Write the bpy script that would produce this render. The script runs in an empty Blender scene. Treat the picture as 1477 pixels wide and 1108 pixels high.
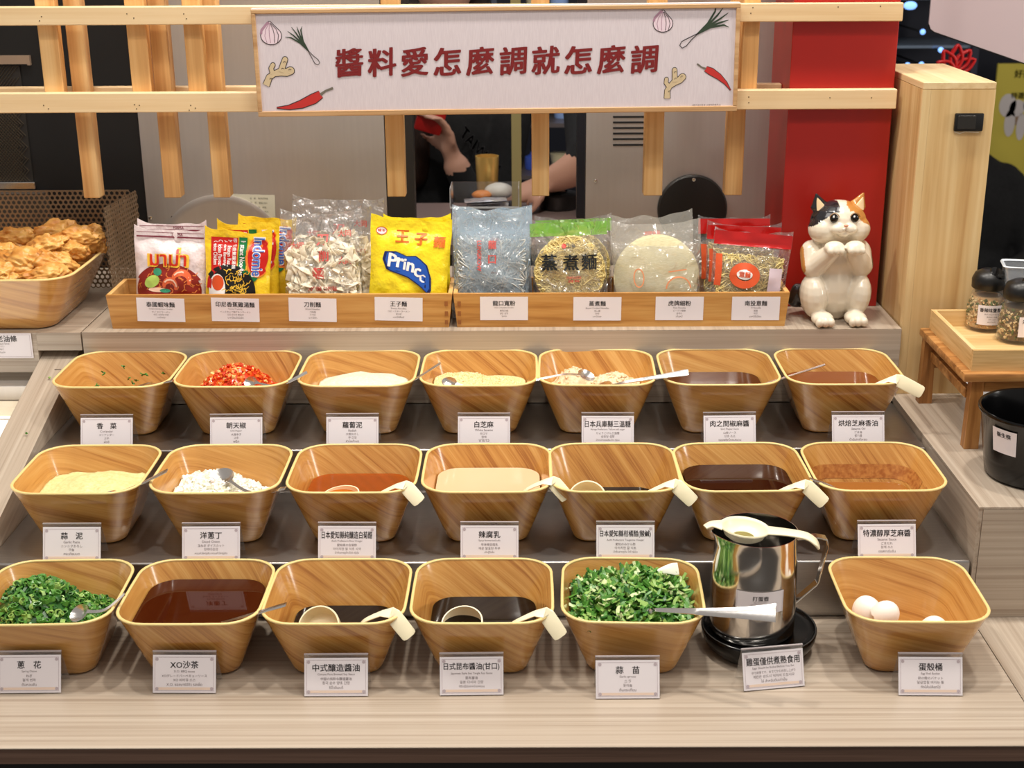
import bpy, bmesh, math, random
from mathutils import Vector, Matrix, noise
from math import sin, cos, pi, radians, sqrt, atan2

random.seed(7)
S = bpy.context.scene
COL = S.collection

# ------------------------------------------------------------------ camera
CAMP = Vector((0.0, -1.591, 0.8681))
FPX, CXP, CYP = 1969.9, 752.0, 554.0
_p, _y, _r = radians(18.8927), radians(-0.2425), radians(-0.302)
FW = Vector((sin(_y) * cos(_p), cos(_y) * cos(_p), -sin(_p)))
_rt = Vector((cos(_y), -sin(_y), 0)); _up = _rt.cross(FW)
RT = _rt * cos(_r) + _up * sin(_r); UP = -_rt * sin(_r) + _up * cos(_r)
cam_data = bpy.data.cameras.new('camera')
cam = bpy.data.objects.new('camera', cam_data)
COL.objects.link(cam)
m = Matrix((RT, UP, -FW)).transposed().to_4x4(); m.translation = CAMP
cam.matrix_world = m
cam_data.sensor_width = 36.0
cam_data.lens = 36.0 * FPX / 1477.0
cam_data.shift_x = (738.5 - CXP) / 1477.0
cam_data.clip_start = 0.05; cam_data.clip_end = 60
cam_data.dof.use_dof = True
cam_data.dof.focus_distance = 1.86
cam_data.dof.aperture_fstop = 9.0
S.camera = cam

# ------------------------------------------------------------------ world, lights, exposure
w = bpy.data.worlds.new('World'); S.world = w; w.use_nodes = True
bg = w.node_tree.nodes['Background']
bg.inputs['Color'].default_value = (1.0, 0.92, 0.85, 1); bg.inputs['Strength'].default_value = 0.36
S.view_settings.view_transform = 'Standard'; S.view_settings.look = 'None'
S.view_settings.gamma = 1.0; S.view_settings.use_curve_mapping = False
S.view_settings.exposure = 0.0


def area(name, loc, target, size, energy, col=(1, .93, .84), size_y=None):
    l = bpy.data.lights.new(name, 'AREA'); l.energy = energy; l.color = col
    l.shape = 'RECTANGLE' if size_y else 'DISK'; l.size = size
    if size_y: l.size_y = size_y
    o = bpy.data.objects.new(name, l); COL.objects.link(o); o.location = loc
    o.rotation_euler = (Vector(target) - Vector(loc)).to_track_quat('-Z', 'Y').to_euler()
    return o


area('ceiling_spot_light', (-0.75, 0.20, 2.3), (-0.45, 0.1, 0), 0.12, 17)
area('ceiling_spot_light', (0.05, 0.15, 2.3), (0.05, 0.05, 0), 0.12, 17)
area('ceiling_spot_light', (0.85, 0.20, 2.3), (0.45, 0.1, 0), 0.12, 17)
area('ceiling_spot_light', (-0.25, -0.75, 2.4), (-0.1, 0.2, 0), 0.12, 7)
area('ceiling_spot_light', (0.55, -0.75, 2.4), (0.3, 0.2, 0), 0.12, 7)
area('front_fill_light', (0.0, -1.0, 2.4), (0.0, 0.2, 0.1), 2.6, 14, (1, .94, .88), 0.35)  # added front fill that brightens the bowl fronts
area('side_shop_light', (2.6, -0.30, 0.95), (0.0, 0.0, 0.1), 0.35, 12, (1, .95, .88), 0.7)
area('kitchen_ceiling_light', (0.0, 2.3, 2.4), (0, 2.3, 0), 1.6, 14, (.9, .93, 1), 1.0)
area('steel_wall_fill', (-0.2, 0.70, 1.30), (-0.2, 0.85, 0.3), 1.1, 2.6, (1, .94, .88), 0.1)  # added lamp to lighten the steel wall; no hood stands here


def at(u, v, x=None, y=None, z=None):
    d = FW + RT * ((u - CXP) / FPX) - UP * ((v - CYP) / FPX)
    if x is not None: t = (x - CAMP.x) / d.x
    elif y is not None: t = (y - CAMP.y) / d.y
    else: t = (z - CAMP.z) / d.z
    return CAMP + d * t


# ------------------------------------------------------------------ materials
def hexc(r, g, b):
    f = lambda c: (c / 255 / 12.92) if c <= 10 else ((c / 255 + 0.055) / 1.055) ** 2.4
    return (f(r), f(g), f(b), 1)


MATS = {}


def mat(name, col, rough=0.5, metal=0.0, **k):
    if name in MATS: return MATS[name]
    mm = bpy.data.materials.new(name); mm.use_nodes = True
    b = mm.node_tree.nodes['Principled BSDF']
    b.inputs['Base Color'].default_value = hexc(*col); b.inputs['Roughness'].default_value = rough
    b.inputs['Metallic'].default_value = metal
    for kk, v in k.items(): b.inputs[kk.replace('_', ' ')].default_value = v
    MATS[name] = mm
    return mm


def nd(mm, t, **k):
    n = mm.node_tree.nodes.new(t)
    for kk, v in k.items(): setattr(n, kk, v)
    return n


def wood(name, cols, rough=0.35, rot=(0, 0, 0), scale=(3, 3, 40), dist=0.0, coat=0.0, bump=0.05, fine=1.0, sc=1.0):
    """streaky grain: stretched noise in object space, offset at random for each object"""
    if name in MATS: return MATS[name]
    mm = mat(name, (200, 150, 90), rough); nt = mm.node_tree; L = nt.links.new
    b = nt.nodes['Principled BSDF']
    tc = nd(mm, 'ShaderNodeTexCoord'); oi = nd(mm, 'ShaderNodeObjectInfo')
    mu = nd(mm, 'ShaderNodeMath', operation='MULTIPLY'); mu.inputs[1].default_value = 37.0
    L(oi.outputs['Random'], mu.inputs[0])
    ad = nd(mm, 'ShaderNodeVectorMath', operation='ADD')
    mp = nd(mm, 'ShaderNodeMapping'); mp.inputs['Rotation'].default_value = [radians(a) for a in rot]
    mp2 = nd(mm, 'ShaderNodeMapping'); mp2.inputs['Scale'].default_value = [s * sc for s in scale]
    L(tc.outputs['Object'], mp.inputs['Vector']); L(mp.outputs[0], ad.inputs[0]); L(mu.outputs[0], ad.inputs[1])
    L(ad.outputs[0], mp2.inputs['Vector'])
    n1 = nd(mm, 'ShaderNodeTexNoise'); n1.inputs['Scale'].default_value = 1.0; n1.inputs['Detail'].default_value = 3
    n1.inputs['Distortion'].default_value = dist
    n2 = nd(mm, 'ShaderNodeTexNoise'); n2.inputs['Scale'].default_value = 5.0; n2.inputs['Detail'].default_value = 4
    L(mp2.outputs[0], n1.inputs['Vector']); L(mp2.outputs[0], n2.inputs['Vector'])
    mix = nd(mm, 'ShaderNodeMath', operation='MULTIPLY_ADD'); mix.inputs[1].default_value = 0.45 * fine
    sb = nd(mm, 'ShaderNodeMath', operation='SUBTRACT'); sb.inputs[1].default_value = 0.5
    L(n2.outputs['Fac'], sb.inputs[0]); L(sb.outputs[0], mix.inputs[0]); L(n1.outputs['Fac'], mix.inputs[2])
    cr = nd(mm, 'ShaderNodeValToRGB'); e = cr.color_ramp.elements
    n = len(cols)
    for i, c in enumerate(cols):
        pos = 0.30 + 0.42 * i / (n - 1)
        if i == 0: e[0].position = pos; e[0].color = hexc(*c)
        elif i == 1: e[1].position = pos; e[1].color = hexc(*c)
        else: q = e.new(pos); q.color = hexc(*c)
    L(mix.outputs[0], cr.inputs['Fac']); L(cr.outputs['Color'], b.inputs['Base Color'])
    b.inputs['Coat Weight'].default_value = coat; b.inputs['Coat Roughness'].default_value = 0.12
    if bump:
        bp = nd(mm, 'ShaderNodeBump'); bp.inputs['Strength'].default_value = bump; bp.inputs['Distance'].default_value = 0.001
        L(mix.outputs[0], bp.inputs['Height']); L(bp.outputs[0], b.inputs['Normal'])
    return mm


def noisy(name, c1, c2, rough=0.5, scale=200, bump=0.0, metal=0, dist=.001, stretch=(1, 1, 1), **k):
    if name in MATS: return MATS[name]
    mm = mat(name, c1, rough, metal, **k); nt = mm.node_tree; L = nt.links.new; b = nt.nodes['Principled BSDF']
    tc = nd(mm, 'ShaderNodeTexCoord'); mp = nd(mm, 'ShaderNodeMapping'); mp.inputs['Scale'].default_value = stretch
    n1 = nd(mm, 'ShaderNodeTexNoise'); n1.inputs['Scale'].default_value = scale; n1.inputs['Detail'].default_value = 4
    L(tc.outputs['Object'], mp.inputs[0]); L(mp.outputs[0], n1.inputs['Vector'])
    cr = nd(mm, 'ShaderNodeValToRGB'); e = cr.color_ramp.elements
    e[0].position = .35; e[1].position = .65; e[0].color = hexc(*c1); e[1].color = hexc(*c2)
    L(n1.outputs['Fac'], cr.inputs['Fac']); L(cr.outputs['Color'], b.inputs['Base Color'])
    if bump:
        bp = nd(mm, 'ShaderNodeBump'); bp.inputs['Strength'].default_value = bump; bp.inputs['Distance'].default_value = dist
        L(n1.outputs['Fac'], bp.inputs['Height']); L(bp.outputs[0], b.inputs['Normal'])
    return mm


def film(name, tint=(235, 238, 240), haze=0.12, gloss=0.25, bump=0.6, scale=35):
    """crinkled clear plastic: see-through with glossy creases and a little haze"""
    if name in MATS: return MATS[name]
    mm = bpy.data.materials.new(name); mm.use_nodes = True; nt = mm.node_tree; L = nt.links.new
    nt.nodes.remove(nt.nodes['Principled BSDF']); out = nt.nodes['Material Output']
    tr = nd(mm, 'ShaderNodeBsdfTransparent'); tr.inputs[0].default_value = hexc(250, 250, 250)
    gl = nd(mm, 'ShaderNodeBsdfGlossy'); gl.inputs['Roughness'].default_value = 0.12
    df = nd(mm, 'ShaderNodeBsdfDiffuse'); df.inputs[0].default_value = hexc(*tint)
    m1 = nd(mm, 'ShaderNodeMixShader'); m1.inputs[0].default_value = haze
    L(tr.outputs[0], m1.inputs[1]); L(df.outputs[0], m1.inputs[2])
    lw = nd(mm, 'ShaderNodeLayerWeight'); lw.inputs['Blend'].default_value = gloss
    m2 = nd(mm, 'ShaderNodeMixShader'); L(lw.outputs['Facing'], m2.inputs[0]); L(m1.outputs[0], m2.inputs[1]); L(gl.outputs[0], m2.inputs[2])
    if bump:
        tc = nd(mm, 'ShaderNodeTexCoord')
        v = nd(mm, 'ShaderNodeTexVoronoi'); v.inputs['Scale'].default_value = scale; v.feature = 'DISTANCE_TO_EDGE'
        n = nd(mm, 'ShaderNodeTexNoise'); n.inputs['Scale'].default_value = scale * .8; n.inputs['Distortion'].default_value = 1.5
        a = nd(mm, 'ShaderNodeMath', operation='ADD')
        L(tc.outputs['Object'], v.inputs['Vector']); L(tc.outputs['Object'], n.inputs['Vector'])
        L(v.outputs['Distance'], a.inputs[0]); L(n.outputs['Fac'], a.inputs[1])
        bp = nd(mm, 'ShaderNodeBump'); bp.inputs['Strength'].default_value = min(1, bump * 1.4); bp.inputs['Distance'].default_value = 0.02
        L(a.outputs[0], bp.inputs['Height']); L(bp.outputs[0], gl.inputs['Normal']); L(bp.outputs[0], lw.inputs['Normal'])
    L(m2.outputs[0], out.inputs[0]); MATS[name] = mm
    return mm


def emit(name, col, s):
    mm = mat(name, col, 0.5); b = mm.node_tree.nodes['Principled BSDF']
    b.inputs['Emission Color'].default_value = hexc(*col); b.inputs['Emission Strength'].default_value = s
    return mm


BC = [(166, 108, 48), (194, 138, 68), (205, 152, 80), (216, 168, 98)]
BOWLW = wood('bowl wood print', BC, 0.26, (0, -38, 8), (3, 3, 130), .25, coat=.7, bump=0, fine=1.1)
BOWLW2 = wood('bowl wood print flat', [(176, 120, 58), (196, 142, 74), (206, 154, 84), (212, 164, 96)], 0.26, (0, -16, 8), (3, 3, 110), .25, coat=.7, bump=0, fine=1.1)
BOWLW3 = wood('bowl wood print steep', BC, 0.26, (0, -54, 8), (3, 3, 120), .25, coat=.7, bump=0, fine=1.1)
RIM = mat('bowl rim', (236, 208, 140), 0.35)
PINE_X = wood('pine along x', [(220, 186, 138), (230, 200, 154), (236, 210, 168)], 0.5, (0, 0, 0), (1.2, 30, 45), .4)
PINE_Z = wood('pine along z', [(206, 150, 88), (226, 176, 112), (236, 194, 134)], 0.5, (0, 0, 0), (45, 30, 1.2), .4)
PLANK_Z = wood('plank along z', [(190, 148, 92), (208, 172, 116), (218, 186, 132), (226, 198, 146)], 0.5, (0, 0, 0), (26, 26, 1.0), .8)
TRAYW = wood('tray wood', [(168, 112, 50), (196, 142, 74), (210, 162, 94)], 0.4, (0, 0, 0), (3, 40, 60), .6)
TRAYWY = wood('tray wood side', [(196, 140, 76), (222, 172, 104), (234, 192, 128)], 0.4, (0, 0, 0), (40, 3, 60), .6)
LC = [(158, 142, 125), (176, 161, 144), (184, 170, 153), (193, 180, 164)]
LAM_X = wood('laminate along x', LC, 0.32, (0, 0, 0), (.9, 150, 150), .1, bump=.02, fine=1.0)
LAM_Y = wood('laminate along y', LC, 0.34, (0, 0, 0), (150, .9, 150), .1, bump=.02, fine=1.0)
LAM_DK = wood('dark laminate', [(92, 70, 58), (116, 90, 76), (130, 104, 88)], 0.4, (0, 0, 0), (1.2, 55, 90), .3, bump=.02)
STOOLW = wood('stool wood', [(124, 78, 34), (172, 118, 62), (200, 150, 92)], 0.42, (0, 0, 0), (4, 40, 40), 1.2)
STOOLWZ = wood('stool leg wood', [(124, 78, 34), (166, 112, 58), (190, 138, 80)], 0.42, (0, 0, 0), (40, 40, 4), 1.2)
STEEL = noisy('brushed steel', (168, 164, 161), (180, 176, 172), 0.37, 30, metal=1.0, stretch=(1, 40, 40))
STEELW = noisy('steel wall', (200, 194, 188), (203, 197, 191), 0.42, 8, metal=.8, stretch=(20, 20, 1))
CHROME = mat('chrome', (214, 211, 206), 0.12, 1.0)
SPOONM = mat('spoon steel', (228, 225, 221), 0.24, 1.0)
BLACK = mat('black plastic', (14, 14, 14), 0.35)
BLACKG = mat('black gloss', (7, 7, 8), 0.16, Specular_IOR_Level=.35)
DARK = mat('dark paint', (20, 19, 18), 0.6)
RED = mat('red paint', (166, 28, 19), 0.38)
CREAM = mat('cream plastic', (252, 242, 206), 0.3, Subsurface_Weight=0.0)
CARD = mat('card paper', (238, 232, 236), 0.55)
INK = mat('ink', (38, 30, 30), 0.7)
INKL = mat('light ink', (120, 106, 108), 0.7)
ORN = mat('card ornament', (190, 176, 182), 0.7)
TINT = mat('card tint', (238, 214, 196), 0.7)
ACR = film('acrylic', (230, 230, 235), 0.06, 0.18, 0)
FILM = film('crinkled film', (238, 240, 242), .08, .30)
FILMB = film('bluish film', (190, 214, 232), 0.34, 0.22)
FILMH = film('hazy film', (240, 238, 228), 0.18, 0.22, scale=25)


# ------------------------------------------------------------------ mesh helpers
def mesh(name, V, F, mats, smooth=None, fm=None):
    me = bpy.data.meshes.new(name); me.from_pydata([tuple(v) for v in V], [], F)
    for q in (mats if isinstance(mats, (list, tuple)) else [mats]): me.materials.append(q)
    if fm: me.polygons.foreach_set('material_index', fm)
    if smooth is not None:
        me.shade_smooth()
        if smooth < 180: me.set_sharp_from_angle(angle=radians(smooth))
    me.update()
    return me


def obj(name, VF, mats, parent=None, loc=None, rot=None, smooth=None, fm=None):
    me = VF if isinstance(VF, bpy.types.Mesh) else mesh(name, VF[0], VF[1], mats, smooth, fm)
    o = bpy.data.objects.new(name, me); COL.objects.link(o)
    if parent: o.parent = parent
    if loc is not None: o.location = loc
    if rot is not None: o.rotation_euler = rot
    return o


def tag(o, label, cat, group=None, kind=None):
    o['label'] = label
    if cat: o['category'] = cat
    if group: o['group'] = group
    if kind: o['kind'] = kind
    return o


def thing(name, label, cat, loc=(0, 0, 0), rot=(0, 0, 0), group=None):
    o = bpy.data.objects.new(name, None); COL.objects.link(o); o.empty_display_size = .02
    o.location = loc; o.rotation_euler = rot
    return tag(o, label, cat, group)


def struct(name, VF, m_, **k):
    o = obj(name, VF, m_, **k); o['kind'] = 'structure'; return o


def join(*parts):
    V, F = [], []
    for v, f in parts:
        n = len(V); V += list(v); F += [tuple(i + n for i in q) for q in f]
    return V, F


def xf(VF, M):
    return [M @ Vector(v) for v in VF[0]], VF[1]


def box(x0, x1, y0, y1, z0, z1, bev=0.0, seg=1):
    if bev <= 0:
        V = [(x, y, z) for x in (x0, x1) for y in (y0, y1) for z in (z0, z1)]
        return V, [(0, 1, 3, 2), (4, 6, 7, 5), (0, 4, 5, 1), (2, 3, 7, 6), (0, 2, 6, 4), (1, 5, 7, 3)]
    bm = bmesh.new(); bmesh.ops.create_cube(bm, size=1)
    for v in bm.verts:
        v.co = Vector(((x0 + x1) / 2 + v.co.x * (x1 - x0), (y0 + y1) / 2 + v.co.y * (y1 - y0), (z0 + z1) / 2 + v.co.z * (z1 - z0)))
    bmesh.ops.bevel(bm, geom=bm.edges[:], offset=bev, segments=seg, affect='EDGES', profile=.5)
    V = [v.co.copy() for v in bm.verts]; F = [tuple(v.index for v in f.verts) for f in bm.faces]; bm.free()
    return V, F


def loft(rings, cap0=True, cap1=True, closed=True):
    V = [p for r in rings for p in r]; n = len(rings[0]); F = []
    for i in range(len(rings) - 1):
        for j in range(n if closed else n - 1):
            a = i * n + j; b = i * n + (j + 1) % n
            F.append((a, b, b + n, a + n))
    if cap0: F.append(tuple(range(n))[::-1])
    if cap1: F.append(tuple(range((len(rings) - 1) * n, len(rings) * n)))
    return V, F


def prism(poly, z0, z1):
    return loft([[(x, y, z0) for x, y in poly], [(x, y, z1) for x, y in poly]])


def lathe(prof, n=40, cap0=True, cap1=True):
    return loft([[(r * cos(2 * pi * k / n), r * sin(2 * pi * k / n), z) for k in range(n)] for r, z in prof], cap0, cap1)


def tube(path, rad, n=8, flat=1.0):
    P = [Vector(p) for p in path]; rings = []; ref = Vector((0, 0, 1))
    for i, p in enumerate(P):
        t = (P[min(i + 1, len(P) - 1)] - P[max(i - 1, 0)]).normalized()
        if abs(t.dot(ref)) > .98: ref = Vector((0, 1, 0))
        s = t.cross(ref).normalized(); u = s.cross(t).normalized()
        r = rad[i] if isinstance(rad, (list, tuple)) else rad
        rings.append([p + s * cos(2 * pi * k / n) * r + u * sin(2 * pi * k / n) * r * flat for k in range(n)])
    return loft(rings)


def ribbon(path, widths, th, side=None, bevel=True):
    """solid strip swept along a path; widths across, th thick, side = direction(s) of the width"""
    P = [Vector(p) for p in path]; rings = []
    for i, p in enumerate(P):
        t = (P[min(i + 1, len(P) - 1)] - P[max(i - 1, 0)]).normalized()
        sd = Vector(side[i] if isinstance(side, list) else side) if side is not None else t.cross(Vector((0, 0, 1)))
        sd = (sd - t * sd.dot(t)).normalized(); u = sd.cross(t).normalized()
        w_ = (widths[i] if isinstance(widths, (list, tuple)) else widths) / 2; h = (th[i] if isinstance(th, (list, tuple)) else th) / 2
        rings.append([p + sd * w_ - u * h * .3, p + sd * w_ + u * h * .3, p + sd * w_ * .85 + u * h, p - sd * w_ * .85 + u * h, p - sd * w_ + u * h * .3,
                      p - sd * w_ - u * h * .3, p - sd * w_ * .85 - u * h, p + sd * w_ * .85 - u * h])
    return loft(rings)


def smoothpath(P, n=6):
    P = [Vector(p) for p in P]; out = []
    for i in range(len(P) - 1):
        p0, p1, p2, p3 = P[max(i - 1, 0)], P[i], P[i + 1], P[min(i + 2, len(P) - 1)]
        for k in range(n):
            t = k / n
            out.append(.5 * ((2 * p1) + (p2 - p0) * t + (2 * p0 - 5 * p1 + 4 * p2 - p3) * t * t + (3 * p1 - p0 - 3 * p2 + p3) * t ** 3))
    out.append(P[-1]); return out


def interp(vals, n):
    out = []
    for i in range(len(vals) - 1):
        for k in range(n): out.append(vals[i] + (vals[i + 1] - vals[i]) * k / n)
    out.append(vals[-1]); return out


def rrect(ax, ay, r, z=0.0, n=7, bulge=0.0, m_=5):
    """rounded rectangle ring with slightly bowed sides"""
    hx, hy = ax / 2, ay / 2; P = []
    cs = [(1, 1, 0), (-1, 1, 90), (-1, -1, 180), (1, -1, 270)]
    for q, (cx, cy, a0) in enumerate(cs):
        for k in range(n + 1):
            t = radians(a0 + 90 * k / n); P.append((cx * (hx - r) + r * cos(t), cy * (hy - r) + r * sin(t), z))
        nx, ny, b0 = cs[(q + 1) % 4]; t = radians(b0)
        e0 = P[-1]; e1 = (nx * (hx - r) + r * cos(t), ny * (hy - r) + r * sin(t), z)
        for k in range(1, m_):
            f = k / m_; P.append((e0[0] + (e1[0] - e0[0]) * f, e0[1] + (e1[1] - e0[1]) * f, z))
    if bulge:
        out = []
        for x, y, z_ in P:
            fx, fy = x / hx, y / hy
            out.append((x * (1 + bulge * (1 - min(1, fy * fy))), y * (1 + bulge * (1 - min(1, fx * fx))), z_))
        P = out
    return P


def copy_tree(o, parent=None):
    c = o.copy(); COL.objects.link(c); c.parent = parent
    for ch in list(o.children): copy_tree(ch, c)
    return c


# text -------------------------------------------------------------
_TX = {}


def text(s, bold=0.0):
    """glyph outlines of a string as flat triangles; returns verts (x, y), faces, bounds"""
    k = (s, bold)
    if k in _TX: return _TX[k]
    cu = bpy.data.curves.new('t', 'FONT'); cu.body = s; cu.resolution_u = 2; cu.offset = bold; cu.size = 1
    o = bpy.data.objects.new('t', cu); me = o.to_mesh()
    V = [(v.co.x, v.co.y) for v in me.vertices]; F = [tuple(p.vertices) for p in me.polygons]
    o.to_mesh_clear(); bpy.data.objects.remove(o); bpy.data.curves.remove(cu)
    if not V: V = [(0, 0), (.01, 0), (0, .01)]; F = [(0, 1, 2)]
    xs = [v[0] for v in V]; ys = [v[1] for v in V]
    _TX[k] = (V, F, (min(xs), max(xs), min(ys), max(ys)))
    return _TX[k]


def text_in(s, cx, cy, wmax, h, bold=0.0, skew=0.0, rise=0.0, squeeze=True):
    """text of height h centred at cx, cy, squeezed to at most wmax wide; bold = stroke growth per unit, by shifted copies"""
    V, F, (a, b, c, d) = text(s, 0.0)
    sc = h / max(d - c, .35); sx = sc
    if (b - a) * sx > wmax: sx = wmax / (b - a)
    mx, my = (a + b) / 2, (c + d) / 2; e = bold * .9
    offs = [(0, 0)] if bold < .01 else [(-e, -e * .5), (e, -e * .5), (-e, e * .5), (e, e * .5)]
    VV, FF = [], []
    for ox, oy in offs:
        n = len(VV)
        VV += [((x + ox - mx) * sx + cx + (y + oy - my) * sc * skew, (y + oy - my) * sc + cy + rise * (x - mx) * sx) for x, y in V]
        FF += [tuple(i + n for i in f) for f in F]
    return VV, FF


def flat(parts, put):
    """2D pieces -> 3D through put(x, y)"""
    V, F = [], []
    for v, f in parts:
        n = len(V); V += [put(*p) for p in v]; F += [tuple(i + n for i in q) for q in f]
    return V, F


def poly2(P):
    return list(P), [tuple(range(len(P)))]


def stroke2(P, w_):
    """open 2D polyline as quads"""
    V, F = [], []
    n = len(P)
    for i, p in enumerate(P):
        a = P[max(i - 1, 0)]; b = P[min(i + 1, n - 1)]
        dx, dy = b[0] - a[0], b[1] - a[1]; l = math.hypot(dx, dy) or 1
        ww = (w_[i] if isinstance(w_, (list, tuple)) else w_) / 2
        V += [(p[0] - dy / l * ww, p[1] + dx / l * ww), (p[0] + dy / l * ww, p[1] - dx / l * ww)]
    for i in range(n - 1): F.append((2 * i, 2 * i + 1, 2 * i + 3, 2 * i + 2))
    return V, F


def rect2(x0, x1, y0, y1, nx=1, ny=1):
    V = [(x0 + (x1 - x0) * i / nx, y0 + (y1 - y0) * j / ny) for j in range(ny + 1) for i in range(nx + 1)]
    F = [(j * (nx + 1) + i, j * (nx + 1) + i + 1, (j + 1) * (nx + 1) + i + 1, (j + 1) * (nx + 1) + i) for j in range(ny) for i in range(nx)]
    return V, F


def ell2(cx, cy, rx, ry, n=28, rings=5, a=0):
    V = [(cx, cy)]; F = []
    for r in range(1, rings + 1):
        for k in range(n):
            t = 2 * pi * k / n; x, y = rx * r / rings * cos(t), ry * r / rings * sin(t)
            V.append((cx + x * cos(a) - y * sin(a), cy + x * sin(a) + y * cos(a)))
    for k in range(n): F.append((0, 1 + k, 1 + (k + 1) % n))
    for r in range(1, rings):
        for k in range(n):
            A = 1 + (r - 1) * n + k; B = 1 + (r - 1) * n + (k + 1) % n; F.append((A, A + n, B + n, B))
    return V, F


def clip2(VF, keep):
    V, F = VF; return V, [f for f in F if all(keep(*V[i]) for i in f)]


def frame2(x0, x1, y0, y1, t):
    return [rect2(x0, x1, y0, y0 + t), rect2(x0, x1, y1 - t, y1), rect2(x0, x0 + t, y0 + t, y1 - t), rect2(x1 - t, x1, y0 + t, y1 - t)]


# ------------------------------------------------------------------ the setting
H2, H1, D1, HS, YS = 0.0808, 0.1467, 0.2286, 0.2644, 0.4256
YC = 0.555                                      # front of the red column
struct('floor', box(-4, 4, -2.5, 5, -0.85, -0.80), mat('floor tile', (70, 64, 60), .4))
struct('wall_back', box(-4, 4, 3.9, 4.0, -0.8, 2.2), mat('dark wall', (16, 20, 34), .7))

# counter: worktop, fascia, recessed body
t = thing('service_counter', 'long counter with pale wood-grain laminate top and dark brown front edge', 'counter', (0, 0, -0.80))
YT = -0.2934
obj('worktop', box(-1.25, .5775, YT, 1.0, .7985, .80, .0004), LAM_X, t)
obj('worktop', box(.5785, 1.5, YT, .90, .7985, .80, .0004), LAM_Y, t)
obj('front_edge', box(-1.25, 1.5, YT + .0015, YT + .03, .779, .7984), LAM_DK, t)
obj('counter_body', box(-1.24, 1.49, YT + .0305, .85, .0, .7984), DARK, t)

# stepped steel display between wooden side pieces
t = thing('stepped_display', 'two-step brushed steel riser holding the sauce bowls, between wooden sides', 'display stand', (0, 0, 0))
for nm, a in (('step', (-.700, .571, .0, D1 - .001, .0005, H2)), ('step', (-.700, .571, D1, YS - .001, .0005, H1))):
    obj(nm, box(*a, .0030, 3), STEEL, t, smooth=40)
# sloping side board
prof = [(-.30, .0005), (YS, .0005), (YS + .045, .0005), (YS + .045, .2345), (.092, .1235), (-.30, .0106)]
V, F = loft([[(-.756, y, z) for y, z in prof], [(-.7005, y, z) for y, z in prof]])
obj('side_board', (V, F), wood('laminate sloped', LC, 0.34, (-16.3, 0, 0), (150, .9, 150), .1, bump=.02, fine=1.0), t)['label'] = 'sloping wood-grain side board'

t = thing('back_shelf', 'raised wood-grain laminate shelf carrying the noodle trays and cat', 'shelf', (0, 0, 0))
obj('shelf_front', box(-.686, .5770, YS, YS + .02, H1 + .0005, HS - .0002), LAM_X, t)
obj('shelf_top', box(-.686, .5770, YS + .0002, .838, HS, HS + .0006), LAM_Y, t)
obj('shelf_body', box(-.685, .5765, YS + .0205, .836, .0005, HS - .0006), LAM_X, t)
t = thing('side_shelf', 'wood-grain laminate shelf under the fried dough basket', 'shelf', (0, 0, 0))
obj('shelf_top', box(-1.2, -.6885, YS + .047, .838, HS - .001, HS), LAM_X, t)
obj('shelf_front', box(-1.2, -.7570, YS, YS + .0465, .2005, HS), LAM_X, t)
obj('shelf_front', box(-.7568, -.6885, YS, YS + .0465, .2360, HS), LAM_X, t)
obj('shelf_body', box(-1.2, -.6895, YS + .048, .836, .0005, HS - .0015), LAM_X, t)

t = thing('side_ledge', 'pale wood-grain laminate ledge under the small wooden stool', 'ledge', (0, 0, 0))
LX, LZ = .5790, .1566
obj('ledge_top', box(LX - .006, 1.3, -.002, .86, LZ - .003, LZ), LAM_Y, t)
obj('ledge_side', box(LX - .006, LX - .0005, -.001, YS + .0, .0005, LZ - .0035), LAM_Y, t)
obj('ledge_front', box(LX, 1.3, -.002, .004, .0005, LZ - .0035), LAM_X, t)
obj('ledge_body', box(LX, 1.29, .0045, .85, .0005, LZ - .0035), LAM_X, t)

# red column
struct('trim_1', box(.4075, .5690, YC, YC + .16, HS + .001, 1.6, .001), RED)['label'] = 'glossy red square column behind the cat figurine'

# wooden box pillar on the ledge
t = thing('wooden_pillar', 'tall pale wooden box pillar with a black latch, standing on the ledge', 'pillar', (0, 0, 0))
x0, x1, z1 = .5795, .6860, .6268
Z0 = LZ + .0003
obj('front_board', box(x0 + .012, x1, .4336, .4456, Z0, z1 - .0004), PLANK_Z, t)
obj('side_board', box(x0, x0 + .0118, .4336, .700, Z0, z1 - .0004), PLANK_Z, t)
obj('side_board', box(x1 - .012, x1, .4458, .700, Z0, z1 - .0004), PLANK_Z, t)
obj('top_board', box(x0, x1, .4336, .700, z1, z1 + .010, .0008), wood('plank top', [(206, 172, 120), (224, 196, 148), (236, 212, 168)], .5, (0, 0, 0), (26, 1.5, 26), .6), t)
a = at(1377, 163, y=.433); b = at(1416, 189, y=.433)
lt = obj('latch', box(a.x, b.x, .4275, .4334, b.z, a.z, .002, 2), BLACK, t, smooth=40); lt['label'] = 'black latch on the pillar front'
obj('keeper', box(a.x + .004, b.x - .012, .4262, .4276, b.z + .004, a.z - .003, .0005), mat('latch dark', (34, 32, 28), .4), lt)
obj('scratch', flat([stroke2([(a.x + .002, b.z - .001), (a.x + .010, b.z - .0035), (a.x + .018, b.z - .001), (b.x - .004, b.z - .002)], .0016)], lambda x, z: (x, .4333, z)), mat('scraped wood', (236, 222, 196), .8), t)

# ------------------------------------------------------------------ lattice and hanging sign
YR = YC - .018
lat = thing('wooden_lattice', 'pale pine lattice of nailed rails and hanging bars above the trays', 'lattice', (0, 0, 0))
pz = lambda v, y, u=740: at(u, v, y=y).z


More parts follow.
